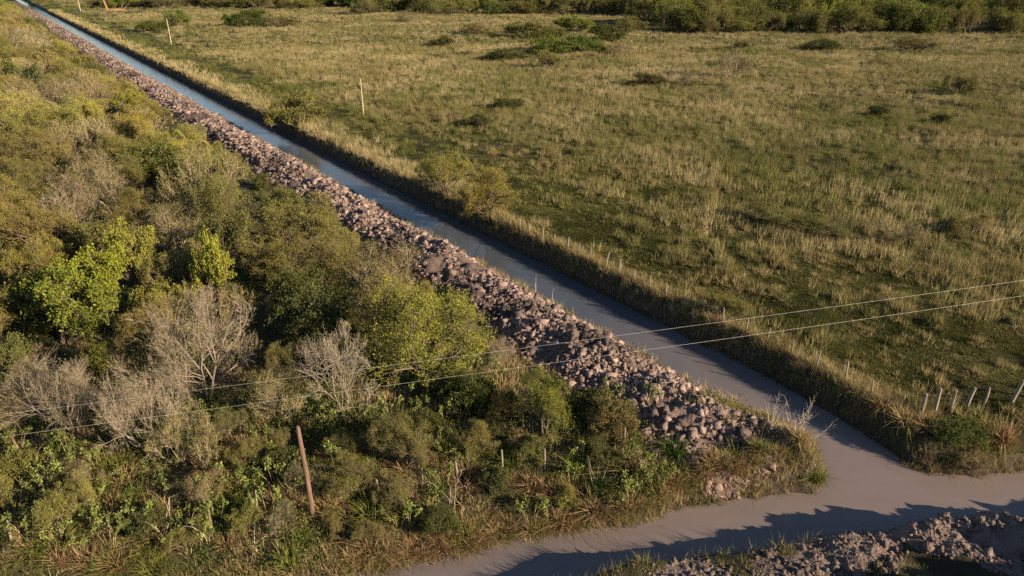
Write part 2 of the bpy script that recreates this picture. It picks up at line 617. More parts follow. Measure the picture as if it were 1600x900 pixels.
# clay spoil bank along the canal
sa2 = axis([(12.2, 34, 0.13), (34, 60, 0.24), (60, 110, 0.5), (110, 200, 1.0), (200, 620, 3.0)])
ta2 = axis([(19.2, 28.6, 0.14)])
S2, T2 = np.meshgrid(sa2, ta2, indexing='ij')
X2, Y2 = xy(S2.ravel(), T2.ravel())
Z2 = ground_z(X2, Y2) + spoil_rise(X2, Y2)
spoil = link('spoil_bank', make_mesh('spoil_bank', np.stack([X2, Y2, Z2], 1), grid_faces(len(sa2), len(ta2)), [M_CLAY], smooth=True))
tag(spoil, 'long bank of pinkish dug-out clay clods beside the straight canal', kind='structure')

xa3, ya3 = axis([(1.5, 25, .115), (25, 38, .5)]), axis([(8.5, 16, .4), (16, 25.5, .115)])
X3, Y3 = np.meshgrid(xa3, ya3, indexing='ij')
X3, Y3 = X3.ravel(), Y3.ravel()
Z3 = ground_z(X3, Y3) + heap_rise(X3, Y3)
heap = link('spoil_heap', make_mesh('spoil_heap', np.stack([X3, Y3, Z3], 1), grid_faces(len(xa3), len(ya3)), [M_CLAY2], smooth=True))
tag(heap, 'dark shaded heaps of dug-out clay on the near side of the cross channel', kind='structure')

# clods
CHUNK = np.array([(-1, -1, -1), (1, -1, -1), (1, 1, -1), (-1, 1, -1), (-1, -1, 1), (1, -1, 1), (1, 1, 1), (-1, 1, 1)], float) * .72
CHUNKF = np.array([(0, 2, 1), (0, 3, 2), (4, 5, 6), (4, 6, 7), (0, 1, 5), (0, 5, 4), (1, 2, 6), (1, 6, 5), (2, 3, 7), (2, 7, 6), (3, 0, 4), (3, 4, 7)])
clod_v = []
for k in range(20):
    v = CHUNK * RNG.uniform(.55, 1.3, (1, 3)) + RNG.normal(0, .30, (8, 3))
    v[:, 0] += v[:, 2] * RNG.normal(0, .3)
    ax = norm(RNG.normal(size=3))
    a_ = RNG.uniform(0, 3.14)
    v = v * math.cos(a_) + np.cross(ax, v) * math.sin(a_) + ax * (v @ ax)[:, None] * (1 - math.cos(a_))
    clod_v.append(v)


def clods(parent, px, py, r, mat, n_parts):
    pz = surf_z(px, py) - r * 0.12
    order = np.argsort(-r / np.hypot(np.hypot(px, py), CAM_H))
    shapes = RNG.integers(0, 20, len(px))
    rot = RNG.uniform(0, 6.28, len(px))
    mes = [make_mesh('clod', v, CHUNKF, [mat]) for v in clod_v]
    seen = in_view(px, py, 0, 0, 0)
    order = np.concatenate([order[seen[order]], order[~seen[order]]])
    for i in order[:n_parts]:
        link('clod', mes[shapes[i]], parent, (px[i], py[i], pz[i]), (RNG.uniform(-1.2, 1.2), RNG.uniform(-1.2, 1.2), rot[i]), (r[i],) * 3)
    rest = order[n_parts:]
    base = np.stack(clod_v)[shapes[rest]]
    c, s = np.cos(rot[rest])[:, None], np.sin(rot[rest])[:, None]
    v = np.stack([base[..., 0] * c - base[..., 1] * s, base[..., 0] * s + base[..., 1] * c, base[..., 2]], -1) * r[rest][:, None, None]
    v = v + np.stack([px[rest], py[rest], pz[rest]], 1)[:, None]
    F = (np.arange(len(rest))[:, None, None] * 8 + CHUNKF[None]).reshape(-1, 3)
    tag(link('small_clods', make_mesh('small_clods', v.reshape(-1, 3), F, [mat]), parent), kind='stuff')


CS, CT, CR = [], [], []
for s0, s1, dens, rm in ((13.0, 34, 105, .050), (34, 60, 72, .060), (60, 110, 32, .086), (110, 200, 12, .13), (200, 480, 3.2, .19)):
    n = int((s1 - s0) * 8 * dens)
    CS.append(RNG.uniform(s0, s1, n))
    CT.append(RNG.uniform(20.2, 28.15, n))
    CR.append(rm * np.exp(RNG.normal(0, 0.72, n)))
CS, CT, CR = map(np.concatenate, (CS, CT, CR))
cx_, cy_ = xy(CS, CT)
keep = (spoil_rise(cx_, cy_) > -0.03) & (fbm(cx_, cy_, 2.6, 2, 51) > -0.42) & (water_sdf(cx_, cy_) > 0.28)
clods(spoil, cx_[keep], cy_[keep], np.minimum(CR[keep], .30), M_CLOD, 300)

n = 16000
hx, hy = RNG.uniform(3, 27, n), RNG.uniform(14, 24, n)
hr = np.minimum(.042 * np.exp(RNG.normal(0, 0.62, n)), .2)
keep = (heap_rise(hx, hy) > -0.02) & (shore(hx, hy) > 0.3) & (fbm(hx, hy, 1.8, 2, 52) > -0.4)
clods(heap, hx[keep], hy[keep], hr[keep], M_CLAY2, 160)


# ---------------------------------------------------------------- plants: builders
def grow(seed, stems=4, levels=5, kids=(4, 4, 4, 4), spread=0.75, stem_len=0.32, ratio=0.66, up=0.12, dev=0.7, wob=0.22, lean=0.65, r0=0.022, start=0.35,
         leaves=0, leaf=0.016, elong=1.7, tipw=0.0035, twig_levels=2, leaf_spread=0.02, aspect=0.7, leaf_top=0.0, flat=0.0, low=.3, hang=0.0):
    """a branching tree, one metre across its crown; returns the trunk mesh and the crown mesh (twigs and leaves)"""
    rng = np.random.default_rng(seed)
    ang = np.arange(stems) / stems * 6.283 + rng.uniform(-.5, .5, stems)
    le = lean * rng.uniform(0.5, 1.25, stems)
    D = norm(np.stack([np.cos(ang) * np.sin(le), np.sin(ang) * np.sin(le), np.cos(le)], 1))
    P = np.stack([np.cos(ang) * .012, np.sin(ang) * .012, np.full(stems, -0.01)], 1)
    Ln = stem_len * rng.uniform(0.75, 1.2, stems)
    R = r0 * rng.uniform(0.7, 1.1, stems)
    segs = []
    for lev in range(levels):
        last = lev == levels - 1
        k = 3 if lev < 2 else (2 if lev < levels - 1 else 1)
        pts, dirs = [P], [D]
        p, d = P, D
        for i in range(k):
            d = norm(d + rng.normal(0, wob, d.shape) + np.array([0, 0, up - hang * (lev / levels)]))
            q = p + d * (Ln / k)[:, None]
            ra, rb = R * (1 - 0.45 * i / k), R * (1 - 0.45 * (i + 1) / k)
            segs.append((lev, p, q, ra, rb))
            pts.append(q)
            dirs.append(d)
            p = q
        if last:
            break
        c = kids[lev]
        nb = len(P)
        fr = rng.uniform(start, 1.0, (nb, c))
        fr[:, 0] = 1.0
        arr, darr = np.stack(pts, 1), np.stack(dirs, 1)
        g = fr * k
        i0 = np.minimum(g.astype(int), k - 1)
        u = (g - i0)[..., None]
        ib = np.arange(nb)[:, None]
        newP = arr[ib, i0] * (1 - u) + arr[ib, i0 + 1] * u
        dd = darr[ib, i0 + 1]
        perp = norm(np.cross(dd, rng.normal(size=dd.shape)))
        a = (dev * rng.uniform(0.5, 1.25, (nb, c)))[..., None]
        a[:, 0] *= 0.5
        newD = norm(dd * np.cos(a) + perp * np.sin(a) * np.array([1, 1, 0.75]))
        newL = Ln[:, None] * ratio * rng.uniform(0.7, 1.2, (nb, c))
        newR = R[:, None] * 0.56 * (0.6 + 0.5 * rng.random((nb, c)))
        P, D, Ln, R = newP.reshape(-1, 3), newD.reshape(-1, 3), newL.ravel(), newR.ravel()
    allp = np.concatenate([q for (_, _, q, _, _) in segs])
    rad = np.percentile(np.hypot(allp[:, 0], allp[:, 1]), 91)
    top = np.percentile(allp[:, 2], 96)
    sc = np.array([0.5 / rad, 0.5 / rad, aspect / top])
    ph = rng.uniform(0, 6.28, 3)

    def round_off(v):
        w = v * sc / np.array([.5, .5, aspect])
        w0 = w - np.array([0, 0, low])
        rho = np.linalg.norm(w0 / np.array([1, 1, 1 - low]), axis=1, keepdims=True)
        az, el = np.arctan2(w0[:, 1], w0[:, 0]), np.arctan2(w0[:, 2], np.hypot(w0[:, 0], w0[:, 1]))
        lobe = (1 + .13 * np.sin(3 * az + ph[0]) + .09 * np.sin(5 * az + 3 * el + ph[1]) + .10 * np.sin(4 * el + 2 * az + ph[2]))[:, None]
        c0 = .74 * lobe                                                    # an uneven, lobed outline
        new = np.where(rho > c0, c0 + .36 * np.tanh((rho - c0) / .36), rho)
        return (w0 * new / np.maximum(rho, 1e-6) + np.array([0, 0, low])) * np.array([.5, .5, aspect])

    trunk, crown = [], []
    for lev, p, q, ra, rb in segs:
        p, q = round_off(p), round_off(q)
        if lev < levels - twig_levels:
            trunk.append((*tubes(p, q, ra, rb, 5 if lev == 0 else 4), 0))
        elif lev < levels - 1:
            crown.append((*tubes(p, q, np.maximum(ra, tipw * .55), np.maximum(rb, tipw * .4), 3), 0))
        else:
            crown.append((*ribbons(p, q, np.full(len(p), tipw), rng), 0))
    if leaves:
        _, p, q, _, _ = segs[-1]
        p, q = round_off(p), round_off(q)
        zz = q[:, 2] / aspect
        w = np.exp(leaf_top * zz)
        idx = rng.choice(len(p), leaves, p=w / w.sum())
        u = rng.random((leaves, 1)) * 1.15
        lp = p[idx] * (1 - u) + q[idx] * u + rng.normal(0, leaf_spread, (leaves, 3))
        lp[:, 2] = np.maximum(lp[:, 2], 0.01)
        crown.append((*leaf_tris(lp, leaf, rng, flat, elong), 1))
    return merge(trunk), merge(crown)


KINDS = {}


def plant_kind(key, seeds, twig, leafm, bark, **kw):
    KINDS[key] = []
    for sd_ in seeds:
        (tv, tf, tm), (cv, cf, cm) = grow(sd_, **kw)
        KINDS[key].append((make_mesh(key + '_trunk', tv, tf, [bark]), make_mesh(key + '_crown', cv, cf, [twig, leafm], cm), kw.get('aspect', .7)))


W_UP = 1.3
plant_kind('feathery', (1, 2, 3), M_TWIG, M_LEAF, M_BARKD, stems=5, kids=(5, 5, 5, 4), leaves=22000, leaf=.0145, elong=2.6, leaf_spread=.014, aspect=.72, lean=.75, leaf_top=.9)
plant_kind('leafy', (11, 12, 13), M_TWIG, M_LEAF, M_BARKD, stems=5, kids=(4, 4, 4, 4), leaves=11500, leaf=.025, elong=1.6, leaf_spread=.016, aspect=.72, lean=.6, leaf_top=.8, dev=.6)
plant_kind('shrub', (21, 22, 23), M_TWIG, M_LEAF, M_BARKD, stems=7, kids=(4, 4, 4, 3), leaves=9500, leaf=.027, elong=1.7, leaf_spread=.022, aspect=.62, lean=.85, stem_len=.25)
plant_kind('bare', (31, 32, 33), M_BARE, M_SPARSE, M_BARK, stems=6, levels=6, kids=(5, 4, 4, 4, 6), leaves=1800, leaf=.013, aspect=.68, lean=.95, ratio=.68, up=.03, dev=.6, wob=.17, tipw=.0014, twig_levels=3, r0=.0105, stem_len=.3, low=.35)
plant_kind('hazy', (41, 42, 43), M_BARE, M_SPARSE, M_BARK, stems=6, levels=5, kids=(5, 5, 5, 4), leaves=4200, leaf=.018, elong=2.2, aspect=.66, lean=.9, ratio=.66, tipw=.0030, twig_levels=2, r0=.012)
plant_kind('upright', (51, 52), M_BARE, M_SPARSE, M_BARK, stems=2, levels=6, kids=(6, 5, 4, 4, 3), leaves=400, leaf=.02, aspect=1.05, lean=.22, ratio=.64, up=.10, dev=.75, tipw=.0024, twig_levels=3, stem_len=.5, r0=.012, start=.25)
COUNT = {}


def plant(name, key, x, y, width, height, tint, label, cat, group=None, variant=None, rz=None, sink=0.0):
    var = KINDS[key]
    i = COUNT.get(key, 0)
    COUNT[key] = i + 1
    tr, cr, asp = var[(i if variant is None else variant) % len(var)]
    e = bpy.data.objects.new(name, None)
    COL.objects.link(e)
    e.location = (x, y, gz(x, y) - 0.05 - sink * height)
    e.rotation_euler = (0, 0, RNG.uniform(0, 6.28) if rz is None else rz)
    e.scale = (width, width * RNG.uniform(.9, 1.1), height / asp)
    e.empty_display_size = 0.2
    tag(e, label, cat, group)
    link('trunk', tr, e)
    c = link('crown', cr, e)
    c.color = (*tint, 1)
    return e


def blades(P, hgt, n, width, spread, col, rng, lean=0.45, bend=True, cvar=0.15):
    """n grass blades at every point of P; P (N,3), hgt (N,), col (N,3)"""
    Nn = len(P)
    idx = np.repeat(np.arange(Nn), n)
    m = len(idx)
    a = rng.uniform(0, 6.283, m)
    r = np.sqrt(rng.random(m)) * spread[idx] if np.ndim(spread) else np.sqrt(rng.random(m)) * spread
    base = P[idx] + np.stack([np.cos(a) * r, np.sin(a) * r, np.full(m, -0.03)], 1)
    h = hgt[idx] * rng.uniform(.55, 1.15, m)
    a2 = a + rng.normal(0, .9, m)
    l = np.abs(rng.normal(0, lean, m))
    out = np.stack([np.cos(a2), np.sin(a2), np.zeros(m)], 1)
    tip = base + out * (h * l)[:, None] + np.array([0, 0, 1.]) * (h * np.sqrt(np.maximum(.15, 1 - l * l * .6)))[:, None]
    th = rng.uniform(0, 3.1416, m)
    side = np.stack([np.cos(th), np.sin(th), np.zeros(m)], 1) * ((width[idx] if np.ndim(width) else width) * .5 * rng.uniform(.6, 1.3, m))[:, None]
    c = col[idx] * (1 + rng.normal(0, cvar, (m, 1)))
    c = np.clip(c, .008, .9)
    if bend:
        mid = base * .5 + tip * .5 - out * (h * l * .22)[:, None] + np.array([0, 0, 1.]) * (h * l * .12)[:, None]
        V = np.stack([base - side, base + side, mid - side * .8, mid + side * .8, tip], 1).reshape(-1, 3)
        k = np.arange(m)[:, None] * 5
        F = np.concatenate([k + np.array([[0, 1, 3]]), k + np.array([[0, 3, 2]]), k + np.array([[2, 3, 4]])], 0)
        C = np.repeat(c, 5, 0)
    else:
        V = np.stack([base - side, base + side, tip], 1).reshape(-1, 3)
        F = np.arange(m * 3).reshape(-1, 3)
        C = np.repeat(c, 3, 0)
    return V, F, C


def stuff_mesh(name, label, cat, parts, mat):
    V, F, C, off = [], [], [], 0
    for v, f, c in parts:
        V.append(v)
        F.append(f + off)
        C.append(c)
        off += len(v)
    o = link(name, make_mesh(name, np.concatenate(V), np.concatenate(F), [mat], col=np.concatenate(C)))
    return tag(o, label, cat, kind='stuff')


def sector(r0, r1, dens, rng, half=0.80):
    n = int(half * (r1 * r1 - r0 * r0) * dens)
    r = np.sqrt(rng.uniform(r0 * r0, r1 * r1, n))
    a = rng.uniform(-half, half, n)
    return r * np.sin(a), r * np.cos(a)


def lerp(a, b, u):
    return np.asarray(a)[None] * (1 - u[:, None]) + np.asarray(b)[None] * u[:, None]


TAN, STRAW, GREEN, DARK, OLIVE, RUST = (.29, .235, .11), (.45, .375, .20), (.125, .145, .042), (.05, .062, .02), (.18, .175, .06), (.27, .19, .092)

# ---------------------------------------------------------------- field grass beyond the canal
def tuft_mesh(name, seed, n, h, width, spread, lean, bend):
    rng = np.random.default_rng(seed)
    v, f, c = blades(np.zeros((1, 3)), np.array([h]), n, width, spread, np.ones((1, 3)), rng, lean=lean, bend=bend, cvar=0)
    return make_mesh(name, v, f, [M_FIELD])


def gn_scatter(name, label, cat, P, rz, scl, vi, col, variants):
    """one stuff object: a cloud of points that carries a tuft on every point"""
    me = bpy.data.meshes.new(name)
    me.vertices.add(len(P))
    me.vertices.foreach_set('co', np.asarray(P, np.float32).ravel())
    for nm, ty, key, val in (('rz', 'FLOAT', 'value', rz), ('scl', 'FLOAT_VECTOR', 'vector', scl), ('vi', 'INT', 'value', vi)):
        a = me.attributes.new(nm, ty, 'POINT')
        a.data.foreach_set(key, np.ascontiguousarray(val, np.int32 if ty == 'INT' else np.float32).ravel())
    a = me.attributes.new('Col', 'FLOAT_COLOR', 'POINT')
    c = np.ones((len(P), 4), np.float32)
    c[:, :3] = np.clip(col, .005, .9)
    a.data.foreach_set('color', c.ravel())
    me.materials.append(M_FIELD)
    o = link(name, me)
    ng = bpy.data.node_groups.new(name, 'GeometryNodeTree')
    ng.interface.new_socket('Geometry', in_out='INPUT', socket_type='NodeSocketGeometry')
    ng.interface.new_socket('Geometry', in_out='OUTPUT', socket_type='NodeSocketGeometry')
    gi, go = ng.nodes.new('NodeGroupInput'), ng.nodes.new('NodeGroupOutput')
    jn = ng.nodes.new('GeometryNodeJoinGeometry')
    for m in variants:
        src = bpy.data.objects.new(m.name, m)                     # carries the tuft's mesh, never in the scene itself
        oi = ng.nodes.new('GeometryNodeObjectInfo')
        oi.inputs['Object'].default_value = src
        g2 = ng.nodes.new('GeometryNodeGeometryToInstance')
        ng.links.new(oi.outputs['Geometry'], g2.inputs[0])
        ng.links.new(g2.outputs[0], jn.inputs[0])
    ip = ng.nodes.new('GeometryNodeInstanceOnPoints')

    def named(nm, ty):
        n_ = ng.nodes.new('GeometryNodeInputNamedAttribute')
        n_.data_type = ty
        n_.inputs['Name'].default_value = nm
        return n_.outputs['Attribute']
    cx = ng.nodes.new('ShaderNodeCombineXYZ')
    ng.links.new(named('rz', 'FLOAT'), cx.inputs['Z'])
    ng.links.new(gi.outputs[0], ip.inputs['Points'])
    ng.links.new(jn.outputs[0], ip.inputs['Instance'])
    ip.inputs['Pick Instance'].default_value = True
    ng.links.new(named('vi', 'INT'), ip.inputs['Instance Index'])
    ng.links.new(cx.outputs[0], ip.inputs['Rotation'])
    ng.links.new(named('scl', 'FLOAT_VECTOR'), ip.inputs['Scale'])
    ng.links.new(ip.outputs[0], go.inputs[0])
    o.modifiers.new('tufts', 'NODES').node_group = ng
    return tag(o, label, cat, kind='stuff')


LOWT = [tuft_mesh('low_tuft', 600 + k, 80, .40, .022, .20, .8, False) for k in range(4)] + [tuft_mesh('coarse_tuft', 610 + k, 34, .40, .050, .22, .8, False) for k in range(3)]
TALLT = [tuft_mesh('tall_tuft', 620 + k, 18, .85, .016, .22, .26, False) for k in range(4)] + [tuft_mesh('coarse_tall_tuft', 630 + k, 11, .85, .045, .26, .26, False) for k in range(3)]
low, tall = [], []
for r0, r1, dl, dt_, coarse, big in ((24, 48, 5.5, 4.0, 0, 1.0), (48, 80, 4.5, 4.5, 0, 1.1), (80, 130, 2.6, 3.2, 1, 1.25), (130, 220, 1.2, 1.9, 1, 1.6), (220, 420, .34, .6, 1, 2.4), (420, 680, .08, .13, 1, 4.5)):
    x, y = sector(r0, r1, dl, RNG)
    s, t = st(x, y)
    d = shore(x, y)
    k = (t > 33.2) & (d > .5) & in_view(x, y)
    x, y, t, s = x[k], y[k], t[k], s[k]
    gap = .9 * fbm(x, y, 1.2, 2, 61) + .5 * fbm(x, y, 5, 2, 62) + .3 * fbm(x, y, 16, 1, 68)
    k = gap > .02 - .2 * RNG.random(len(x))
    x, y, t, s, gap = x[k], y[k], t[k], s[k], gap[k]
    u = np.clip(.40 + 1.1 * fbm(x, y, 13, 3, 63) + .7 * fbm(x, y, 2.1, 2, 64), 0, 1)
    u = u * (1 - .5 * sstep(47, 43, t) * sstep(24, 34, s))
    col = lerp(GREEN, TAN, u) * RNG.uniform(.8, 1.2, (len(x), 1))
    hs = (.5 + 2.3 * np.clip(gap + .05, 0, 1.2)) * np.exp(RNG.normal(0, .3, len(x)))
    ws = RNG.uniform(.7, 1.4, len(x)) * big
    low.append((np.stack([x, y, ground_z(x, y)], 1), np.stack([ws, ws, hs * (.8 + .2 * big)], 1), RNG.integers(0, 4, len(x)) if not coarse else RNG.integers(4, 7, len(x)), col))
    x, y = sector(r0, r1, dl * (2.6 if r0 < 80 else 1.3), RNG)
    s, t = st(x, y)
    k = (t > 33.2) & (shore(x, y) > .5) & in_view(x, y)
    x, y = x[k], y[k]
    ws = RNG.uniform(.7, 1.3, len(x)) * big
    low.append((np.stack([x, y, ground_z(x, y)], 1), np.stack([ws, ws, RNG.uniform(.2, .6, len(x))], 1), RNG.integers(0, 4, len(x)) if not coarse else RNG.integers(4, 7, len(x)), lerp((.055, .065, .02), (.165, .16, .055), np.clip(.5 + .9 * fbm(x, y, 2.7, 2, 69) + .25 * RNG.normal(size=len(x)), 0, 1))))
    x, y = sector(r0, r1, dt_, RNG)
    s, t = st(x, y)
    d = shore(x, y)
    mask = .9 * fbm(x, y, 17, 3, 65) + .9 * fbm(x, y, 3.0, 2, 66) + .5 * sstep(44, 60, t) - .75 * sstep(46, 42, t) * sstep(22, 30, s) - .2 * sstep(55, 36, np.hypot(x, y))
    k = (t > 33.4) & (d > .8) & (mask > RNG.uniform(-.3, .45, len(x))) & in_view(x, y)
    x, y = x[k], y[k]
    u = np.clip(.36 + .8 * fbm(x, y, 9, 2, 67) + RNG.normal(0, .25, len(x)) + .2 * sstep(90, 160, np.hypot(x, y)), 0, 1)
    col = lerp(OLIVE, STRAW, u)
    hs = RNG.uniform(.45, 1.5, len(x))
    ws = RNG.uniform(.7, 1.4, len(x)) * big
    tall.append((np.stack([x, y, ground_z(x, y)], 1), np.stack([ws, ws, hs], 1), RNG.integers(0, 4, len(x)) if not coarse else RNG.integers(4, 7, len(x)), col))
for nm, lab, cat_, rows, var in (('field_grass', 'low green and tan grass covering the open marshy field', 'grass', low, LOWT), ('field_stalks', 'tall pale dry stalks standing in patches over the field', 'dry grass', tall, TALLT)):
    P, sc_, vi, col = (np.concatenate([r[k] for r in rows]) for k in range(4))
    gn_scatter(nm, lab, cat_, P, RNG.uniform(0, 6.28, len(P)), sc_, vi, col, var)

# tall golden grass on the right bank of the canal
bk = []
for s0, s1, dens, wd, nb in ((11, 40, 34, .016, 12), (40, 80, 20, .022, 11), (80, 160, 9, .042, 9), (160, 480, 3.0, .10, 8)):
    n = int((s1 - s0) * 2.6 * dens)
    s, t = RNG.uniform(s0, s1, n), 31.2 + 3.2 * RNG.beta(1.6, 1.8, n)
    x, y = xy(s, t)
    d = shore(x, y)
    k = (d > .10) & in_view(x, y)
    x, y, t, s = x[k], y[k], t[k], s[k]
    u = np.clip(.62 + .7 * fbm(x, y, 3.5, 2, 71) + .25 * RNG.normal(size=len(x)), 0, 1)
    col = lerp(OLIVE, STRAW, u)
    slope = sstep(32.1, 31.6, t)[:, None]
    col = col * (1 - slope) + np.array([.14, .122, .052]) * slope  # slope grass darker, shade of the bank face put into its colour
    rz_ = (RNG.random(len(x)) < .25) & (t > 32)
    col[rz_] = np.array(RUST)
    h = RNG.uniform(.25, .7, len(x)) * (0.5 + .6 * sstep(31.6, 32.5, t))
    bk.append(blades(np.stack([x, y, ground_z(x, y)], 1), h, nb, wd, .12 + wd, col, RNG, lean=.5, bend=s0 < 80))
for s0, s1, dens, wd, nb in ((44, 80, 9, .026, 11), (80, 160, 5, .045, 10), (160, 480, 1.5, .11, 9)):
    n = int((s1 - s0) * 5 * dens)
    s, t = RNG.uniform(s0, s1, n), 33.0 + 5.5 * RNG.beta(1.0, 1.9, n)
    x, y = xy(s, t)
    k = in_view(x, y) & (fbm(x, y, 4, 2, 75) > -.35 + .1 * (t - 33) - .1)
    x, y, s = x[k], y[k], s[k]
    u = np.clip(.7 + .6 * fbm(x, y, 3.5, 2, 71) + .25 * RNG.normal(size=len(x)), 0, 1)
    bk.append(blades(np.stack([x, y, ground_z(x, y)], 1), RNG.uniform(.5, 1.15, len(x)), nb, wd, .16 + wd, lerp(OLIVE, STRAW, u), RNG, lean=.4, bend=False))
# grass hanging over the edges of the cross channel and the junction
x, y = sector(17, 42, 60, RNG)
s, t = st(x, y)
d = shore(x, y)
k = (d > .02) & (d < 1.5) & (heap_rise(x, y) < .0) & ~((t < 28.9) & (s > 18.5) & (t > 20)) & (y > .25 * x + 19.0) & in_view(x, y) & (fbm(x, y, .9, 2, 73) + .25 * RNG.normal(size=len(x)) > -.15)
x, y = x[k], y[k]
u = np.clip(.6 + .8 * fbm(x, y, 1.6, 2, 74) + .2 * RNG.normal(size=len(x)), 0, 1)
bk.append(blades(np.stack([x, y, ground_z(x, y)], 1), RNG.uniform(.25, .6, len(x)), 10, .018, .13, lerp((.12, .14, .04), (.31, .245, .12), u), RNG, lean=.75, bend=True))
# short sprouts and grass on the canal-side lip of the spoil bank
n = 2600
s, t = RNG.uniform(12, 150, n) ** 1.0, RNG.uniform(27.2, 28.9, n)
x, y = xy(s, t)
d = shore(x, y)
k = (d > .05) & (d < .9) & (fbm(x, y, 2.4, 2, 72) > .05)
x, y = x[k], y[k]
bk.append(blades(np.stack([x, y, surf_z(x, y)], 1), RNG.uniform(.12, .4, len(x)), 10, .02, .14, lerp(GREEN, TAN, RNG.random(len(x))), RNG, lean=.6, bend=True))
stuff_mesh('bank_grass', 'long golden grass along the canal banks', 'grass', bk, M_GRASS)

# ---------------------------------------------------------------- undergrowth of the thicket
ug, cov = [], []
for r0, r1, dg, wl in ((18, 34, 15, .022), (34, 55, 7, .03), (55, 90, 2.4, .05), (90, 180, .5, .10)):
    x, y = sector(r0, r1, dg, RNG)
    s, t = st(x, y)
    d = shore(x, y)
    sp = spoil_rise(x, y)
    hp = heap_rise(x, y)
    k = (t < 28) & (d > .12) & ((sp < .12) | ((s < 18.5) & (fbm(x, y, 1.1, 2, 81) > .0)) & (t > 23)) & (hp < .2) & (y > x * .31 + 19.5 - .6) & in_view(x, y)
    x, y, s, t, d = x[k], y[k], s[k], t[k], d[k]
    u = fbm(x, y, 2.3, 2, 82) + .6 * fbm(x, y, .8, 1, 83) + .5 * sstep(2.5, .5, d)
    dry = u > .05
    col = np.where(dry[:, None], lerp(STRAW, RUST, RNG.random(len(x))), lerp(GREEN, OLIVE, RNG.random(len(x))))
    h = RNG.uniform(.2, .55, len(x)) * (1 + .5 * np.clip(u, -.5, 1))
    ug.append(blades(np.stack([x, y, surf_z(x, y)], 1), h, 11 if r0 < 34 else 9, wl, .2, col, RNG, lean=.7, bend=r0 < 34))
    # broad-leaved ground cover
    x, y = sector(r0, r1, dg * .7, RNG)
    s, t = st(x, y)
    d = shore(x, y)
    k = (t < 27) & (d > .6) & (spoil_rise(x, y) < .1) & (heap_rise(x, y) < .1) & (y > x * .31 + 19) & (fbm(x, y, 3.2, 2, 84) > -.1) & in_view(x, y)
    x, y = x[k], y[k]
    hh = .25 + .7 * np.clip(fbm(x, y, 2.8, 2, 85) + .35, 0, 1)
    nl = 12
    idx = np.repeat(np.arange(len(x)), nl)
    zz = surf_z(x, y)
    pp = np.stack([x, y, zz], 1)[idx] + np.stack([RNG.normal(0, .24, len(idx)), RNG.normal(0, .24, len(idx)), RNG.random(len(idx)) * hh[idx]], 1)
    v, f = leaf_tris(pp, np.full(len(idx), .07 + wl * 1.3), RNG, .3, 1.4)
    cc = lerp((.05, .075, .018), (.13, .17, .04), RNG.random(len(x)))[idx]
    cov.append((v, f, np.repeat(cc, 4, 0)))
x, y = sector(11, 24, 14, RNG)
d = shore(x, y)
k = (y < .27 * x + 19.5) & (d > .1) & (heap_rise(x, y) < .0) & in_view(x, y, 0, 400, 700)
x, y = x[k], y[k]
ug.append(blades(np.stack([x, y, surf_z(x, y)], 1), RNG.uniform(.2, .5, len(x)), 9, .022, .2, lerp(GREEN, TAN, RNG.random(len(x))), RNG, lean=.7, bend=False))
stuff_mesh('thicket_grass', 'tangled green and rusty grass under and in front of the thicket', 'grass', ug, M_GRASS)
stuff_mesh('ground_cover', 'dark green broad-leaved weeds covering the thicket floor', 'weeds', cov, M_GRASS)

# ---------------------------------------------------------------- trees and bushes placed one by one
YG, BYG, OLV, DKG, MIDG, BRN, TANB, GREYB, PINKB, WHITEB = ((.235, .235, .045), (.27, .28, .05), (.18, .17, .055), (.06, .078, .022), (.115, .15, .035), (.15, .12, .062),
                                                            (.33, .27, .155), (.26, .215, .16), (.30, .23, .175), (.31, .265, .205))
LAND = []                                         # landmarks the other bushes are described by: (x, y, phrase)


def hand(name, key, px, py, wpx, h, tint, label, cat, short=None, group=None, variant=None, cz=.6, foot=None):
    x, y, k = at(px, py, h * cz)
    if foot:
        x, y, k = at(*foot)
    depth = y * math.cos(PITCH) + (CAM_H - h * cz) * math.sin(PITCH)
    w = 1.14 * wpx * depth / FPX
    plant(name, key, x, y, w, h, tint, label, cat, group, variant, sink=.16 if y > 115 and key != 'hazy' else .05)
    LAND.append((x, y, short or label, w))


T_, B_ = 'tree', 'bush'
G1 = 'trees and bushes of the thicket'
hand('bare_tree', 'bare', 297, 518, 222, 6.4, GREYB, 'biggest leafless grey tree with a wide fan of twigs in the thicket', T_, 'the biggest bare grey tree', G1, 0)
hand('bare_tree', 'bare', 222, 628, 165, 4.4, (.285, .235, .175), 'leafless pale tree crossed by both wires, below the biggest bare tree', T_, 'the pale bare tree under the wires', G1, 1)
hand('bare_tree', 'upright', 532, 568, 125, 5.6, WHITEB, 'thin whitish leafless tree left of the bright feathery bush', T_, 'the thin whitish bare tree', G1, 0)
hand('twiggy_bush', 'hazy', 290, 682, 105, 3.0, TANB, 'round tan twiggy bush at the foot of the pale bare tree', B_, 'the round tan twiggy bush', G1, 0)
hand('bare_tree', 'bare', 92, 598, 175, 4.6, (.24, .20, .15), 'sprawling leafless brown-grey tree where the wires enter on the left', T_, 'the sprawling bare tree on the left', G1, 2)
hand('twiggy_bush', 'hazy', 430, 600, 110, 3.2, (.27, .225, .13), 'olive-grey twiggy bush between the biggest bare tree and the whitish tree', B_, 'the olive-grey twiggy bush', G1, 1)
hand('feathery_bush', 'feathery', 660, 512, 185, 5.2, (.235, .25, .04), 'big bright yellow-green feathery dome bush beside the clay spoil bank', B_, 'the big bright feathery dome bush', G1, 0)
hand('feathery_bush', 'feathery', 852, 628, 108, 3.2, (.20, .225, .04), 'yellow-green feathery bush at the foot of the spoil, right of the lower wire', B_, 'the feathery bush under the spoil', G1, 1)
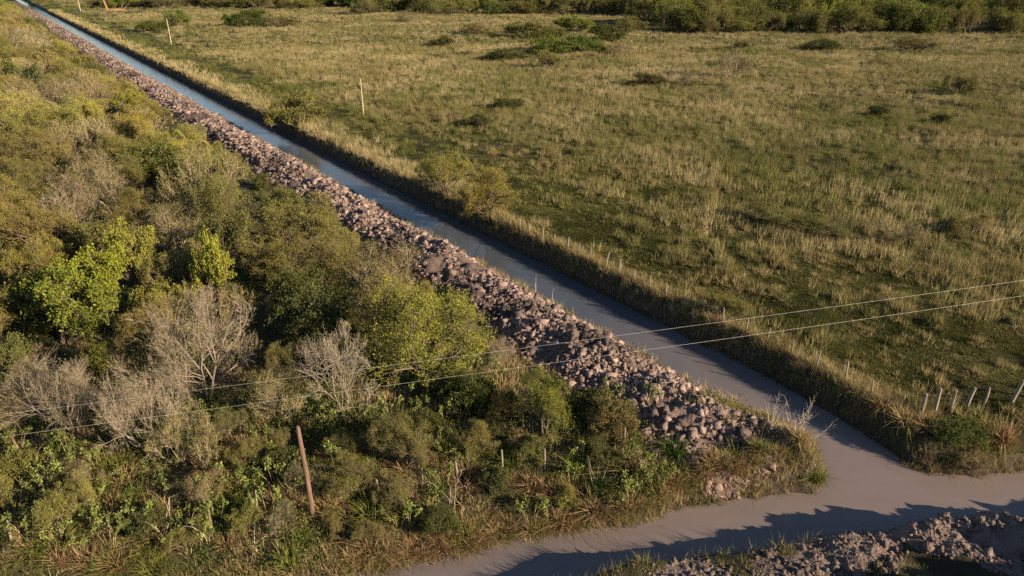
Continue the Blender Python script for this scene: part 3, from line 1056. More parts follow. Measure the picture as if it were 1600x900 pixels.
hand('leafy_bush', 'feathery', 622, 688, 92, 2.8, (.175, .165, .05), 'round olive bush right of the red-brown pole', B_, 'the round olive bush by the pole', G1, 2)
hand('twiggy_bush', 'hazy', 582, 418, 150, 3.8, (.23, .18, .115), 'wide brownish bush touching the spoil above the bright feathery dome', B_, 'the wide brownish bush by the spoil', G1, 2)
hand('leafy_tree', 'leafy', 340, 408, 72, 5.0, BYG, 'bright lime leafy tree just above the biggest bare tree', T_, 'the lime leafy tree', G1, 0)
hand('leafy_tree', 'leafy', 208, 388, 88, 4.6, (.25, .245, .055), 'yellow-green leafy tree with a bare pale limb, left of the lime tree', T_, 'the yellow-green leafy tree', G1, 1)
hand('leafy_tree', 'leafy', 152, 432, 120, 4.8, (.21, .235, .035), 'spreading bright leafy tree in full sun above the dark hollow', T_, 'the spreading bright leafy tree', G1, 2)
hand('leafy_tree', 'leafy', 80, 470, 150, 4.6, (.155, .18, .035), 'broad green leafy tree at the left edge beside the dark hollow', T_, 'the broad green leafy tree', G1, 0)
hand('leafy_tree', 'hazy', 308, 268, 135, 6.5, (.27, .235, .125), 'slender tree with pale trunk and thin olive crown behind the thicket', T_, 'the slender pale-trunked tree', G1, 0)
hand('feathery_bush', 'feathery', 440, 345, 165, 5.0, (.20, .19, .055), 'large olive-yellow dome tree with pale trunk beside the spoil bank', T_, 'the large olive-yellow dome tree', G1, 1)
hand('bare_tree', 'hazy', 100, 312, 112, 5.0, PINKB, 'round pinkish leafless tree at the left', T_, 'the round pinkish bare tree', G1, 1)
hand('feathery_bush', 'feathery', 50, 350, 105, 4.2, (.24, .205, .055), 'mustard feathery bush below the round pinkish tree', B_, 'the mustard feathery bush', G1, 2)
hand('feathery_bush', 'feathery', 52, 238, 125, 5.0, (.23, .195, .06), 'broad mustard-olive dome tree at the left edge', T_, 'the broad mustard-olive dome', G1, 0)
hand('bare_tree', 'hazy', 28, 165, 90, 5.5, (.36, .30, .155), 'pale straw-coloured dome tree at the left edge', T_, 'the pale straw dome', G1, 2)
hand('bare_tree', 'hazy', 112, 145, 75, 5.5, PINKB, 'pinkish bare tree with forked pale trunk far along the thicket', T_, 'the far pinkish forked tree', G1, 0)
hand('leafy_tree', 'shrub', 4, 84, 42, 5.5, (.12, .17, .03), 'vivid green round tree at the far left edge', T_, 'the vivid green round tree', G1, 1)
hand('feathery_bush', 'feathery', 165, 270, 100, 4.0, (.16, .16, .045), 'dull green bush between the mustard dome and the slender tree', B_, 'the dull green bush', G1, 1)
hand('leafy_bush', 'shrub', 240, 245, 95, 4.2, (.12, .14, .035), 'mid-green leafy bush just left of the slender tree', B_, 'the mid-green leafy bush', G1, 0)
hand('twiggy_bush', 'hazy', 270, 350, 130, 3.8, (.25, .205, .125), 'grey-brown twig tangle behind the lime leafy tree', B_, 'the grey-brown twig tangle', G1, 1)
hand('leafy_bush', 'shrub', 730, 600, 80, 2.2, (.075, .095, .025), 'dark leafy bush in the shade right of the bright feathery dome', B_, 'the shaded dark bush', G1, 2)
hand('twiggy_bush', 'hazy', 330, 757, 70, 1.8, (.30, .215, .13), 'small rust-brown twig bush between the tan bush and the pole', B_, 'the small rust-brown twig bush', G1, 2)
hand('leafy_bush', 'feathery', 545, 735, 85, 2.0, (.19, .185, .05), 'small olive feathery bush right beside the red-brown pole', B_, 'the small olive bush', G1, 0)
hand('leafy_bush', 'shrub', 955, 650, 75, 1.9, (.17, .14, .055), 'brown-green bush against the foot of the clay near the spoil end', B_, 'the brown-green bush', G1, 0)

GR = 'bushes along the right bank'
hand('feathery_bush', 'feathery', 684, 283, 80, 4.2, (.27, .26, .055), 'yellow-green bush on the right canal bank, left of a pair', B_, 'the left bush of the bank pair', GR, 0, foot=(697, 305))
hand('feathery_bush', 'feathery', 746, 312, 108, 4.0, (.27, .235, .055), 'wider golden-olive bush on the right canal bank, right of a pair', B_, 'the wider golden bank bush', GR, 2, foot=(760, 335))
hand('feathery_bush', 'shrub', 455, 184, 86, 4.4, (.19, .185, .05), 'olive bush overhanging the blue stretch of the canal', B_, 'the olive bush over the canal', GR, 1, foot=(470, 196))
hand('feathery_bush', 'feathery', 1128, 482, 72, 1.9, (.22, .205, .055), 'low olive bush by the fence just above the upper wire', B_, 'the low olive fence bush', GR, 1, foot=(1130, 498))
hand('leafy_bush', 'shrub', 1500, 668, 80, .85, (.11, .135, .035), 'low dark green bush inside the fence corner', B_, 'the dark bush in the fence corner', GR, 0)
GF = 'bushes scattered over the field'
for i, (px, py, w, h, key, tint, lab, short) in enumerate((
        (1150, 94, 58, 4.6, 'hazy', PINKB, 'pinkish leafless small tree standing alone in the upper right field', 'the lone pinkish tree'),
        (1502, 124, 48, 3.4, 'feathery', (.16, .15, .05), 'lone dark olive bush with long shadow near the right edge of the field', 'the lone olive bush'),
        (855, 88, 46, 3.4, 'feathery', (.21, .20, .055), 'round golden-green bush in front of the dark shrub clump', 'the round golden-green bush'),
        (868, 66, 90, 3.4, 'shrub', (.12, .155, .03), 'bright green spreading shrub, front of the clump in mid field', 'the bright spreading shrub'),
        (912, 64, 60, 3.6, 'shrub', (.10, .14, .03), 'green shrub at the right end of the clump in mid field', 'the right clump shrub'),
        (835, 42, 90, 4.2, 'shrub', (.13, .135, .04), 'olive shrub at the back left of the clump in mid field', 'the back left clump shrub'),
        (892, 34, 62, 4.6, 'leafy', (.18, .215, .035), 'bright yellow-green shrub at the back of the mid-field clump', 'the back bright clump shrub'),
        (950, 45, 66, 4.4, 'shrub', (.075, .09, .025), 'darkest shrub of the mid-field clump, under the wood', 'the darkest clump shrub'),
        (982, 34, 52, 4.4, 'feathery', (.20, .20, .05), 'olive-yellow shrub right of the mid-field clump', 'the olive-yellow clump shrub'),
        (740, 40, 50, 3.4, 'feathery', (.19, .17, .055), 'small tan-olive bush left of the mid-field clump', 'the small tan-olive bush'),
        (965, 72, 42, 2.6, 'hazy', (.33, .25, .16), 'small tan twiggy bush right of the mid-field clump', 'the small tan twig bush'),
        (1428, 64, 70, 3.6, 'feathery', (.17, .15, .055), 'large brown-olive bush in front of the right wood', 'the large brown-olive bush'),
        (1286, 66, 52, 2.6, 'shrub', (.07, .08, .025), 'low dark shrub in front of the right wood', 'the low dark shrub'),
        (1163, 68, 34, 2.4, 'feathery', (.20, .195, .05), 'small yellow-olive bush just above the lone pinkish tree', 'the small yellow-olive bush'),
        (272, 25, 46, 5.0, 'shrub', (.125, .16, .035), 'green bush behind the nearer white pole at upper left', 'the green bush by the white pole'),
        (238, 37, 50, 3.4, 'shrub', (.095, .11, .03), 'low dark green bush left of the nearer white pole', 'the low bush by the white pole'),
        (396, 22, 62, 5.6, 'shrub', (.075, .10, .028), 'wide dark green bush in the upper left field', 'the wide dark bush'),
        (358, 28, 34, 4.0, 'leafy', (.115, .155, .03), 'green bush at the left end of the wide dark bush', 'the green end bush'),
        (440, 30, 50, 3.4, 'feathery', (.15, .145, .045), 'olive bush right of the wide dark bush', 'the olive end bush'),
        (640, 22, 44, 4.0, 'hazy', (.30, .24, .15), 'tan twiggy bush at the top of the field, left of the clump', 'the top tan bush'),
        (690, 62, 40, 2.4, 'shrub', (.085, .09, .03), 'low dark scrub patch left of the round golden-green bush', 'the left dark scrub'),
        (790, 82, 56, 2.4, 'shrub', (.075, .085, .028), 'wide dark scrub patch beside the round golden-green bush', 'the wide dark scrub'),
        (1010, 120, 60, 2.2, 'shrub', (.09, .09, .032), 'dark scrub strip in the middle of the upper field', 'the dark scrub strip'),
        (1085, 124, 48, 1.9, 'hazy', (.27, .20, .12), 'brown scrub right of the dark scrub strip', 'the brown scrub'),
        (795, 160, 44, 1.7, 'shrub', (.085, .09, .03), 'small dark scrub left of the middle of the field', 'the small dark scrub'),
        (700, 178, 46, 1.7, 'hazy', (.24, .185, .11), 'brown scrub clump right of the nearest whitish pole', 'the brown scrub clump'),
        (745, 188, 50, 1.6, 'shrub', (.09, .09, .034), 'dark scrub clump in the field beyond the bank bushes', 'the dark scrub clump'),
        (1375, 172, 34, 1.7, 'shrub', (.08, .09, .03), 'tiny dark scrub bush in the right field', 'the tiny dark scrub'),
        (1470, 185, 34, 1.7, 'shrub', (.085, .095, .03), 'small dark scrub bush below the lone olive bush', 'the scrub below the lone bush'),
        (1190, 330, 80, 1.7, 'feathery', (.175, .175, .05), 'pale green bush just left of the low green patch', 'the pale green field bush'),
        (1400, 360, 90, 1.8, 'hazy', (.34, .28, .165), 'straw-coloured twiggy bush right of the low green patch', 'the straw twig bush'),
        (1520, 350, 80, 1.7, 'feathery', (.20, .185, .06), 'olive bush near the right edge of the field', 'the olive edge bush'),
        (1270, 350, 110, 1.6, 'feathery', (.15, .165, .045), 'low green bush patch in the right half of the field', 'the low green field bush'),
        (1535, 690, 60, 1.0, 'hazy', (.30, .225, .12), 'small rusty bush on the right bank near the frame edge', 'the small rusty bush'))):
    hand('bush' if 'tree' not in lab else 'small_tree', key, px, py, w, h * (1.3 if h > 2 else 1), tint, lab, T_ if 'small tree' in lab else B_, short, GF, i)


def relate(x, y, pool):
    """words that place a bush by the nearest landmark"""
    best = min(pool, key=lambda l: (l[0] - x) ** 2 + (l[1] - y) ** 2)
    dx, dy = x - best[0], y - best[1]
    if abs(dx) > abs(dy) * .8:
        return ('right of ' if dx > 0 else 'left of ') + best[2]
    return ('behind ' if dy > 0 else 'in front of ') + best[2]


USED = {}


def free_label(base):
    n = USED.get(base, 0)
    USED[base] = n + 1
    return base


# the rest of the thicket
TYPES = [('feathery_bush', 'feathery', (.235, .205, .06), 'mustard feathery bush'), ('feathery_bush', 'feathery', (.19, .18, .055), 'olive feathery bush'),
         ('feathery_bush', 'feathery', (.255, .24, .06), 'yellow-green feathery bush'), ('leafy_bush', 'shrub', (.095, .105, .034), 'dark green leafy bush'),
         ('leafy_bush', 'shrub', (.15, .155, .045), 'green leafy bush'), ('leafy_bush', 'leafy', (.20, .205, .045), 'bright green leafy bush'),
         ('twiggy_bush', 'hazy', (.31, .25, .145), 'tan twiggy bush'), ('twiggy_bush', 'hazy', (.26, .21, .14), 'brown-grey twiggy bush'),
         ('bare_tree', 'bare', (.27, .225, .165), 'leafless grey tree')]
WT = np.array([.17, .21, .17, .11, .09, .04, .10, .09, .02])
placed = [(l[0], l[1], l[3] * .5) for l in LAND]
thicket_marks = [l for l in LAND if st(l[0], l[1])[1] < 27]
pend = []


def scatter(n_try, sfun, spacing, wrange, hrange, weights, zone, marks, tlim=None):
    for _ in range(n_try):
        s, t = sfun()
        x, y = xy(s, t)
        gap = spacing(s)
        if any((x - a) ** 2 + (y - b) ** 2 < (max(gap, c * 1.05)) ** 2 for a, b, c in placed):
            continue
        if water_sdf(np.array([x]), np.array([y]))[0] < 1.1 or y < .27 * x + 20:
            continue
        w = RNG.uniform(*wrange)
        fp = 800 + FPX * x / (y * math.cos(PITCH) + CAM_H * math.sin(PITCH))
        if fp < 620 and y < 33:                       # only low bushes in front of the bare trees
            w = min(w, 2.6)
        if tlim and t + w * .84 > tlim:               # low at the foot of the spoil, taller farther in
            w = (tlim - t) / .84
            if w < 1.3:
                continue
        placed.append((x, y, gap * .6))
        k = RNG.choice(len(TYPES), p=weights)
        nm, key, tint, words = TYPES[k]
        h = min(np.clip(w * RNG.uniform(.6, .88), *hrange), .9 * w)
        j = RNG.uniform(.85, 1.15)
        tint = tuple(c * j * f for c, f in zip(tint, (RNG.uniform(.93, 1.07), 1.0, RNG.uniform(.85, 1.15))))
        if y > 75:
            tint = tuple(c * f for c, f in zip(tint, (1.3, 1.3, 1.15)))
        size = 'small ' if w < wrange[0] + .33 * (wrange[1] - wrange[0]) else ('large ' if w > wrange[0] + .7 * (wrange[1] - wrange[0]) else '')
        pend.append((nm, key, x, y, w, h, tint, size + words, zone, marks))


WN = WT / WT.sum()
for a, b, gp, wr, hr_, tries in ((27, 50, 3.3, (3.4, 6.0), (2.2, 4.4), 1200), (50, 95, 4.4, (4.6, 7.8), (3.0, 5.6), 1300), (95, 190, 5.8, (6.0, 10.5), (3.6, 6.4), 1200), (190, 480, 10.0, (9, 15), (4.2, 7.0), 900)):
    scatter(tries, lambda: (RNG.uniform(a, b), RNG.uniform(-12 if a < 90 else -4, 20.0)), lambda s: gp, wr, hr_, WN, G1, thicket_marks, 20.9 if a < 95 else 20.6)
# low shrubs in front of the thicket
WL = np.array([.2, .25, .1, .25, .12, .0, .12, .08, .0])
WL = WL / WL.sum()


def front():
    x, y, _ = at(RNG.uniform(-60, 980), RNG.uniform(640, 860))
    return st(x, y)


scatter(260, front, lambda s: 1.5, (1.2, 2.4), (.8, 1.6), WL, 'low shrubs in front of the thicket', thicket_marks, 22.0)


# the woods behind the field
def wood(px0, px1, ya, yb, n, wr, hr_, dark, zone, words):
    for i in range(n):
        px = px0 + (px1 - px0) * (i + RNG.uniform(.1, .9)) / n
        py = RNG.uniform(ya, yb)
        x, y, _ = at(px, py)
        w = RNG.uniform(*wr)
        if any((x - a) ** 2 + (y - b) ** 2 < (w * .33) ** 2 for a, b, c in placed):
            continue
        placed.append((x, y, w * .3))
        k = RNG.choice(6, p=(.22, .22, .2, .16, .12, .08))
        nm, key, tint, wd = TYPES[k]
        lum = dark * RNG.uniform(.6, 1.05)
        tint = tuple(c * lum for c in tint)
        pend.append((nm.replace('bush', 'tree'), key, x, y, w * 1.12, RNG.uniform(*hr_) * W_UP * RNG.uniform(.8, 1.4), tuple(c * f for c, f in zip(tint, (1.08, 1.2, 1.05))), wd.replace('bush', 'tree'), zone, words))


wood(1045, 1700, 47, 53, 30, (11, 17), (5.5, 8.0), .95, 'front row of the right wood', [(1045, 'at the left end'), (1180, 'left of the middle'), (1330, 'in the middle'), (1470, 'toward the right end')])
wood(1000, 1720, 30, 42, 34, (14, 22), (8.0, 11.5), 1.0, 'back rows of the right wood', [(1000, 'at the left end'), (1180, 'left of the middle'), (1330, 'in the middle'), (1470, 'toward the right end')])
wood(990, 1760, 14, 27, 30, (20, 30), (10, 14), 1.0, 'deepest rows of the right wood', [(990, 'at the left end'), (1180, 'left of the middle'), (1330, 'in the middle'), (1470, 'toward the right end')])
wood(560, 1060, 18, 24, 24, (13, 20), (5.5, 8.5), .95, 'front row of the middle wood', [(560, 'at the left end'), (720, 'left of the middle'), (850, 'right of the middle'), (960, 'at the right end')])
wood(560, 1060, 6, 15, 22, (18, 26), (8, 11), 1.0, 'back rows of the middle wood', [(560, 'at the left end'), (720, 'left of the middle'), (850, 'right of the middle'), (960, 'at the right end')])
wood(150, 600, 9, 14, 22, (16, 24), (5, 8), .95, 'front row of the left wood', [(150, 'by the orange pole'), (280, 'left of the middle'), (400, 'right of the middle'), (500, 'at the right end')])
wood(60, 620, -6, 5, 22, (22, 32), (8, 12), .95, 'back rows of the left wood', [(60, 'by the canal end'), (280, 'left of the middle'), (400, 'right of the middle'), (500, 'at the right end')])


def pixel_x(x, y):
    return 800 + FPX * x / (y * math.cos(PITCH) + CAM_H * math.sin(PITCH))


labels = []
for nm, key, x, y, w, h, tint, words, zone, marks in pend:
    if isinstance(marks[0][1], str):
        px = pixel_x(x, y)
        place = [m[1] for m in marks if m[0] <= px + 60] or [marks[0][1]]
        lab = f'{words}, {zone}, {place[-1]}'
    else:
        lab = f'{words} {relate(x, y, marks)}'
    labels.append(lab)
total = {}
for l in labels:
    total[l] = total.get(l, 0) + 1
order = sorted(range(len(pend)), key=lambda i: np.hypot(pend[i][2], pend[i][3]))
rank = {}
ORD = ['nearest', 'second nearest', 'third nearest', 'fourth nearest', 'fifth nearest', 'sixth nearest', 'seventh nearest', 'eighth nearest', 'ninth nearest', 'tenth nearest', 'eleventh nearest', 'twelfth nearest', 'thirteenth nearest', 'fourteenth nearest']
for i in order:
    nm, key, x, y, w, h, tint, words, zone, marks = pend[i]
    l = labels[i]
    if total[l] > 1:
        r = rank.get(l, 0)
        rank[l] = r + 1
        if total[l] == 2:
            l = ('nearer ' if r == 0 else 'farther ') + l
        else:
            l = ('farthest ' if r == total[l] - 1 else ORD[min(r, 13)] + ' ') + l
    plant(nm, key, x, y, w, h, tint, l, 'tree' if 'tree' in nm else 'bush', zone, sink=.2 if 'wood' in zone else .06)

ORDL = ['leftmost', 'second from left', 'third from left', 'fourth from left', 'fifth from left', 'sixth from left', 'seventh from left', 'eighth from left', 'ninth from left', 'tenth from left']
CROWD = []                                        # (object, words): labelled together once all of them stand


def number_crowd(marks):
    rows = {}
    for o, words in CROWD:
        lab = f'{words} {relate(o.location.x, o.location.y, marks)}'
        rows.setdefault(lab, []).append(o)
    for lab, objs in rows.items():
        if len(lab.split()) > 12:
            lab = lab.replace(' grass tussock', ' tussock').replace(' the sprawling bare tree on the left', ' the sprawling bare tree').replace(' the pale bare tree under the wires', ' the wire-crossed bare tree')
        objs.sort(key=lambda q: pixel_x(q.location.x, q.location.y))
        for k, o in enumerate(objs):
            o['label'] = lab if len(objs) == 1 else (('rightmost ' if k == len(objs) - 1 else ORDL[min(k, 9)] + ' ') + lab)


# ---------------------------------------------------------------- tussocks
TUSS = []
for k in range(5):
    rng = np.random.default_rng(200 + k)
    v, f, c = blades(np.zeros((1, 3)), np.array([1.0]), 210, .035, .26, np.ones((1, 3)), rng, lean=.75, bend=True, cvar=0)
    TUSS.append(make_mesh('tussock', v, f, [M_TUSS]))


def tussock(px, py, w, h, tint, label, group, i):
    x, y, z = unproject_on(px, py)
    if water_sdf(x, y) < .1:
        return
    o = link('grass_tussock', TUSS[i % 5], None, (x, y, gz(x, y) - .04), (RNG.uniform(-.12, .12), RNG.uniform(-.12, .12), RNG.uniform(0, 6.28)), (w, w, h))
    o.color = (*tint, 1)
    tag(o, label, 'grass tussock', group)
    return o


tints = [((.31, .215, .105), 'tan'), ((.26, .185, .098), 'rusty'), ((.165, .18, .045), 'yellow-green'), ((.37, .29, .14), 'straw-coloured'), ((.10, .14, .03), 'green')]
i = 0
for px, py, w, h, ti, words in ((1272, 748, 1.0, .8, 2, 'on the outermost tip of the spoil bank'), (1245, 690, 1.0, .9, 3, 'under the white dead stalks on the spoil tip'), (1205, 762, .9, .7, 0, 'at the foot of the middle gully'),
                                (1140, 755, 1.2, .9, 2, 'beside the dark gully where the channel bends'), (1105, 775, 1.0, .8, 0, 'just left of the gully foot'), (1195, 655, .9, .6, 3, 'on the canal edge behind the spoil tip'),
                                (1225, 715, .9, .6, 4, 'on the slope between the two gullies'), (1440, 700, 1.3, .9, 0, 'on the right bank corner above the shadow'), (1470, 720, 1.0, .7, 2, 'second on the right bank corner'),
                                (1520, 715, 1.3, 1.0, 2, 'bright in the middle of the right bank'), (1560, 700, 1.5, 1.1, 0, 'large under the rusty bush'), (1590, 725, 1.1, .8, 1, 'at the right frame edge by the water'),
                                (1545, 735, .8, .6, 3, 'low by the water on the right bank'), (1410, 670, 1.2, .8, 3, 'at the fence corner above the canal mouth'), (1375, 650, 1.1, .8, 0, 'below the last posts of the canal fence'),
                                (1495, 735, .8, .6, 4, 'small at the waterline of the right bank')):
    tussock(px, py, w, h, tints[ti][0], f'{tints[ti][1]} grass tussock {words}', 'tussocks at the channel junction', i)
    i += 1
for k in range(64):
    px = 545 + k * 10.0 + RNG.uniform(-8, 8)
    py = 893 - (px - 600) * .183 - RNG.uniform(3, 26)
    ti = (0, 1, 3, 0, 2, 1)[RNG.integers(0, 6)]
    where = 'bottom edge' if px < 720 else ('left fence posts' if px < 880 else ('middle of the shore' if px < 1020 else 'spoil end'))
    o = tussock(px, py, RNG.uniform(.6, 1.1), RNG.uniform(.45, .8), tints[ti][0], f'{tints[ti][1]} tussock overhanging the muddy cross channel near the {where}', f'{tints[ti][1]} tussocks on the channel edge near the {where}', i)
    if o:
        CROWD.append((o, f'{tints[ti][1]} shore tussock'))
    i += 1
for k in range(120):
    px, py = RNG.uniform(0, 1080), RNG.uniform(690, 895)
    if py > 880 - (px - 600) * .183 - 12:
        continue
    ti = (0, 1, 2, 4, 1, 2)[RNG.integers(0, 6)]
    where = 'left of the red-brown pole' if px < 470 else ('between the pole and the channel' if px < 760 else 'below the feathery bush')
    o = tussock(px, py, RNG.uniform(.8, 1.6), RNG.uniform(.5, .95), tints[ti][0], f'{tints[ti][1]} grass tussock in the rough grass {where}', f'{tints[ti][1]} tussocks {where}', i)
    if o:
        CROWD.append((o, f'{tints[ti][1]} grass tussock'))
    i += 1

# ---------------------------------------------------------------- leafy weeds on stalks
WEED = []
for k in range(4):
    rng = np.random.default_rng(300 + k)
    ns = 5
    a = rng.uniform(0, 6.28, ns)
    r = rng.uniform(.05, .22, ns)
    p0 = np.stack([np.cos(a) * .05, np.sin(a) * .05, np.full(ns, -.05)], 1)
    p1 = p0 + np.stack([np.cos(a) * r, np.sin(a) * r, rng.uniform(.35, .55, ns)], 1)
    p2 = p1 + np.stack([np.cos(a) * r * 1.2, np.sin(a) * r * 1.2, rng.uniform(.25, .5, ns)], 1)
    sv, sf, _ = merge([(*tubes(p0, p1, np.full(ns, .012), np.full(ns, .009), 4), 0), (*tubes(p1, p2, np.full(ns, .009), np.full(ns, .005), 4), 0)])
    u = rng.beta(4, 1.1, 190)[:, None]
    w = rng.integers(0, ns, 190)
    lp = p1[w] * (1 - u) + p2[w] * u + rng.normal(0, .045, (190, 3))
    lv, lf = leaf_tris(lp, np.full(190, .075), rng, .4, 1.5)
    WEED.append((make_mesh('weed_stem', sv, sf, [M_STALK]), make_mesh('weed_leaves', lv, lf, [M_LEAF])))
wz = [('in the lower left corner', 0, 190, 690, 880, 34, 'leafy weeds in the lower left corner'), ('left of the red-brown pole', 190, 460, 730, 860, 22, 'leafy weeds left of the pole'),
      ('just right of the red-brown pole', 470, 600, 640, 740, 14, 'leafy weeds right of the pole'), ('in the shade below the big feathery bush', 600, 790, 575, 660, 26, 'leafy weeds below the feathery bush'),
      ('on the shore below the left fence', 560, 1040, 700, 830, 26, 'leafy weeds on the shore'), ('at the edge of the clay spoil', 880, 1030, 620, 690, 8, 'leafy weeds at the spoil edge'),
      ('at the foot of the pale bare tree', 120, 420, 640, 720, 16, 'leafy weeds under the bare tree')]
i = 0
for words, x0, x1, y0, y1, n, grp in wz:
    for k in range(n):
        px, py = RNG.uniform(x0, x1), RNG.uniform(y0, y1)
        x, y, z = unproject_on(px, py)
        if water_sdf(x, y) < .5:
            continue
        e = bpy.data.objects.new('leafy_weed', None)
        COL.objects.link(e)
        sc = RNG.uniform(.8, 1.55)
        e.location, e.rotation_euler, e.scale = (x, y, z - .03), (0, 0, RNG.uniform(0, 6.28)), (sc, sc, sc * RNG.uniform(.9, 1.2))
        stm, lvs = WEED[i % 4]
        link('stem', stm, e)
        lf_ = link('leaves', lvs, e)
        j = RNG.uniform(.75, 1.2)
        lf_.color = (.18 * j, .215 * j, .062 * j, 1)
        hgt = 'tall' if sc > 1.3 else ('short' if sc < 1.0 else 'knee-high')
        tag(e, f'{hgt} pale green leafy weed {words}', 'weed', grp)
        CROWD.append((e, f'{hgt} pale leafy weed'))
        i += 1

# ---------------------------------------------------------------- dead stalks and sticks
def stalks(px, py, n, h, spread, label, group, seed, forks=2, mat=M_PALE, rad=.011):
    rng = np.random.default_rng(seed)
    x, y, z = unproject_on(px, py)
    P0, P1, R0, R1 = [], [], [], []
    for i in range(n):
        p = np.array([rng.normal(0, .08), rng.normal(0, .08), -.05])
        a = rng.uniform(0, 6.28)
        d = norm(np.array([math.cos(a) * spread, math.sin(a) * spread, 1.0]))
        L = h * rng.uniform(.6, 1.1)
        for k in range(4):
            d2 = norm(d + rng.normal(0, .12, 3))
            q = p + d2 * L / 4
            r_ = rad * (1 - k * .2)
            P0.append(p); P1.append(q); R0.append(r_); R1.append(r_ * .8)
            if k > 0:
                for _ in range(forks):
                    e = q + norm(d2 + rng.normal(0, .55, 3)) * L * rng.uniform(.08, .24)
                    P0.append(q); P1.append(e); R0.append(r_ * .6); R1.append(r_ * .35)
            p, d = q, d2
    v, f = tubes(*map(np.array, (P0, P1, R0, R1)), 4)
    o = link('dead_stalks', make_mesh('dead_stalks', v, f, [mat]), None, (x, y, z))
    tag(o, label, 'dead stalks', group)


GD = 'dead stalks and sticks'
stalks(1240, 682, 10, 2.1, .35, 'tall white dead stalks on the tip of the spoil bank', GD, 401, 3, rad=.014)
stalks(1262, 690, 7, 1.7, .9, 'leaning pale dead stalks reaching over the water at the spoil tip', GD, 402, 2)
stalks(1205, 668, 5, 1.6, .2, 'upright thin dead stalks behind the spoil tip', GD, 403, 2)
stalks(838, 462, 2, 1.9, .7, 'forked bare twig on the canal edge of the spoil', GD, 404, 1, rad=.016)
stalks(868, 484, 1, 1.5, .15, 'single curved bare twig beside the forked one', GD, 405, 1, rad=.016)
stalks(1016, 562, 1, .8, .1, 'short thin stick on the canal edge below the lower wire', GD, 406, 0)
stalks(1402, 812, 3, .6, .6, 'little pale twig on the peak of the near clay heap', GD, 407, 2)
stalks(1540, 806, 4, .8, .6, 'white forked twig on the ridge of the near clay heap', GD, 408, 2)
stalks(262, 845, 6, 1.7, .55, 'fan of pale bare stalks left of the broken post', GD, 409, 1, rad=.017)
stalks(325, 850, 2, 1.8, .25, 'bent pale stalk beside the broken post', GD, 410, 1, rad=.017)
stalks(395, 850, 3, 1.2, 1.6, 'fallen pale branch in the grass below the pole', GD, 411, 2, rad=.018)
stalks(705, 790, 4, 1.6, .3, 'upright thin tan stalks above the channel shore', GD, 412, 1)
stalks(930, 765, 5, 1.7, .5, 'leaning tan stalks on the shore left of the spoil end', GD, 413, 1)
stalks(1012, 740, 4, 1.9, .4, 'tan dry stalks at the foot of the spoil end', GD, 414, 2)
stalks(60, 770, 10, 1.9, .8, 'big fan of tan dry stalks in the lower left', GD, 415, 2, M_STALK, .016)
stalks(20, 830, 9, 1.5, .9, 'low fan of tan dry stalks at the left frame edge', GD, 416, 2, M_STALK, .016)
stalks(585, 800, 5, 1.4, .9, 'tan dry stalks leaning right of the pole foot', GD, 417, 1)

# ---------------------------------------------------------------- poles, fences, wires
def shaft(name, segs, mat, sides=8):
    """a round shaft through a list of (x, y, z, r)"""
    V, F = [], []
    for (x, y, z, r) in segs:
        for k in range(sides):
            a = k / sides * 6.28318
            V.append((x + math.cos(a) * r, y + math.sin(a) * r, z))
    for i in range(len(segs) - 1):
        for k in range(sides):
            j = (k + 1) % sides
            F.append((i * sides + k, i * sides + j, (i + 1) * sides + j, (i + 1) * sides + k))
    me = bpy.data.meshes.new(name)
    F.append(tuple((len(segs) - 1) * sides + k for k in range(sides)))
    me.from_pydata(V, [], F)
    me.materials.append(mat)
    return me


x, y, z = unproject_on(490, 815)
o = link('utility_pole', shaft('utility_pole', [(0, 0, -.6, .105), (.015, 0, 1.2, .10), (.0, .015, 2.6, .094), (-.04, 0, 3.8, .088), (-.05, 0, 4.55, .084), (-.055, 0, 4.66, .05)], M_POLE, 10), None, (x, y, z))
tag(o, 'red-brown bare wooden pole standing in the rough grass at lower left', 'pole')
for px, py, h, lab, rr in ((568, 180, 5.3, 'nearest thin whitish pole, beyond the canal in the field', .085), (268, 70, 7.4, 'second thin whitish pole, farther along the canal', .13), (126, 18, 8.5, 'farthest whitish pole, by the far end of the canal', .20)):
    x, y, z = unproject_on(px, py)
    o = link('utility_pole', shaft('utility_pole', [(0, 0, -.6, rr), (.01, 0, h * .5, rr * .85), (0, 0, h - .1, rr * .7), (0, 0, h, rr * .4)], M_PALEPOLE), None, (x, y, z))
    tag(o, lab, 'pole', 'whitish poles beyond the canal')
x, y, z = unproject_on(166, 16)
o = link('timber_post', shaft('timber_post', [(.6, 0, -.5, .45), (.4, 0, 2, .40), (-.3, 0, 5, .32), (-.9, 0, 8.5, .25), (-1.0, 0, 8.7, .1)], M_ORANGE), None, (x, y, z))
tag(o, 'leaning orange post at the edge of the far wood', 'post')
bm = bmesh.new()
rr = np.random.default_rng(5)
prev = None
for k in range(15):
    u = k / 14
    hh = .2 + .7 * math.sin(math.pi * min(1, u * 1.05)) ** .5 * rr.uniform(.75, 1.1)
    ring = [bm.verts.new((u * 10 - 1, -.9, -.3)), bm.verts.new((u * 10 - 1, -.45 + rr.normal(0, .1), hh * .8)), bm.verts.new((u * 10 - 1, .1, hh)), bm.verts.new((u * 10 - 1, .9, -.3))]
    if prev:
        for j in range(3):
            bm.faces.new((prev[j], ring[j], ring[j + 1], prev[j + 1]))
    else:
        bm.faces.new(ring)
    prev = ring
bm.faces.new(prev[::-1])
me = bpy.data.meshes.new('earth_bank')
bm.to_mesh(me)
me.materials.append(M_ORANGE)
tag(link('earth_bank', me, None, (x + 1.5, y + 1, z)), 'low orange earth bank beside the leaning orange post', 'earth bank')

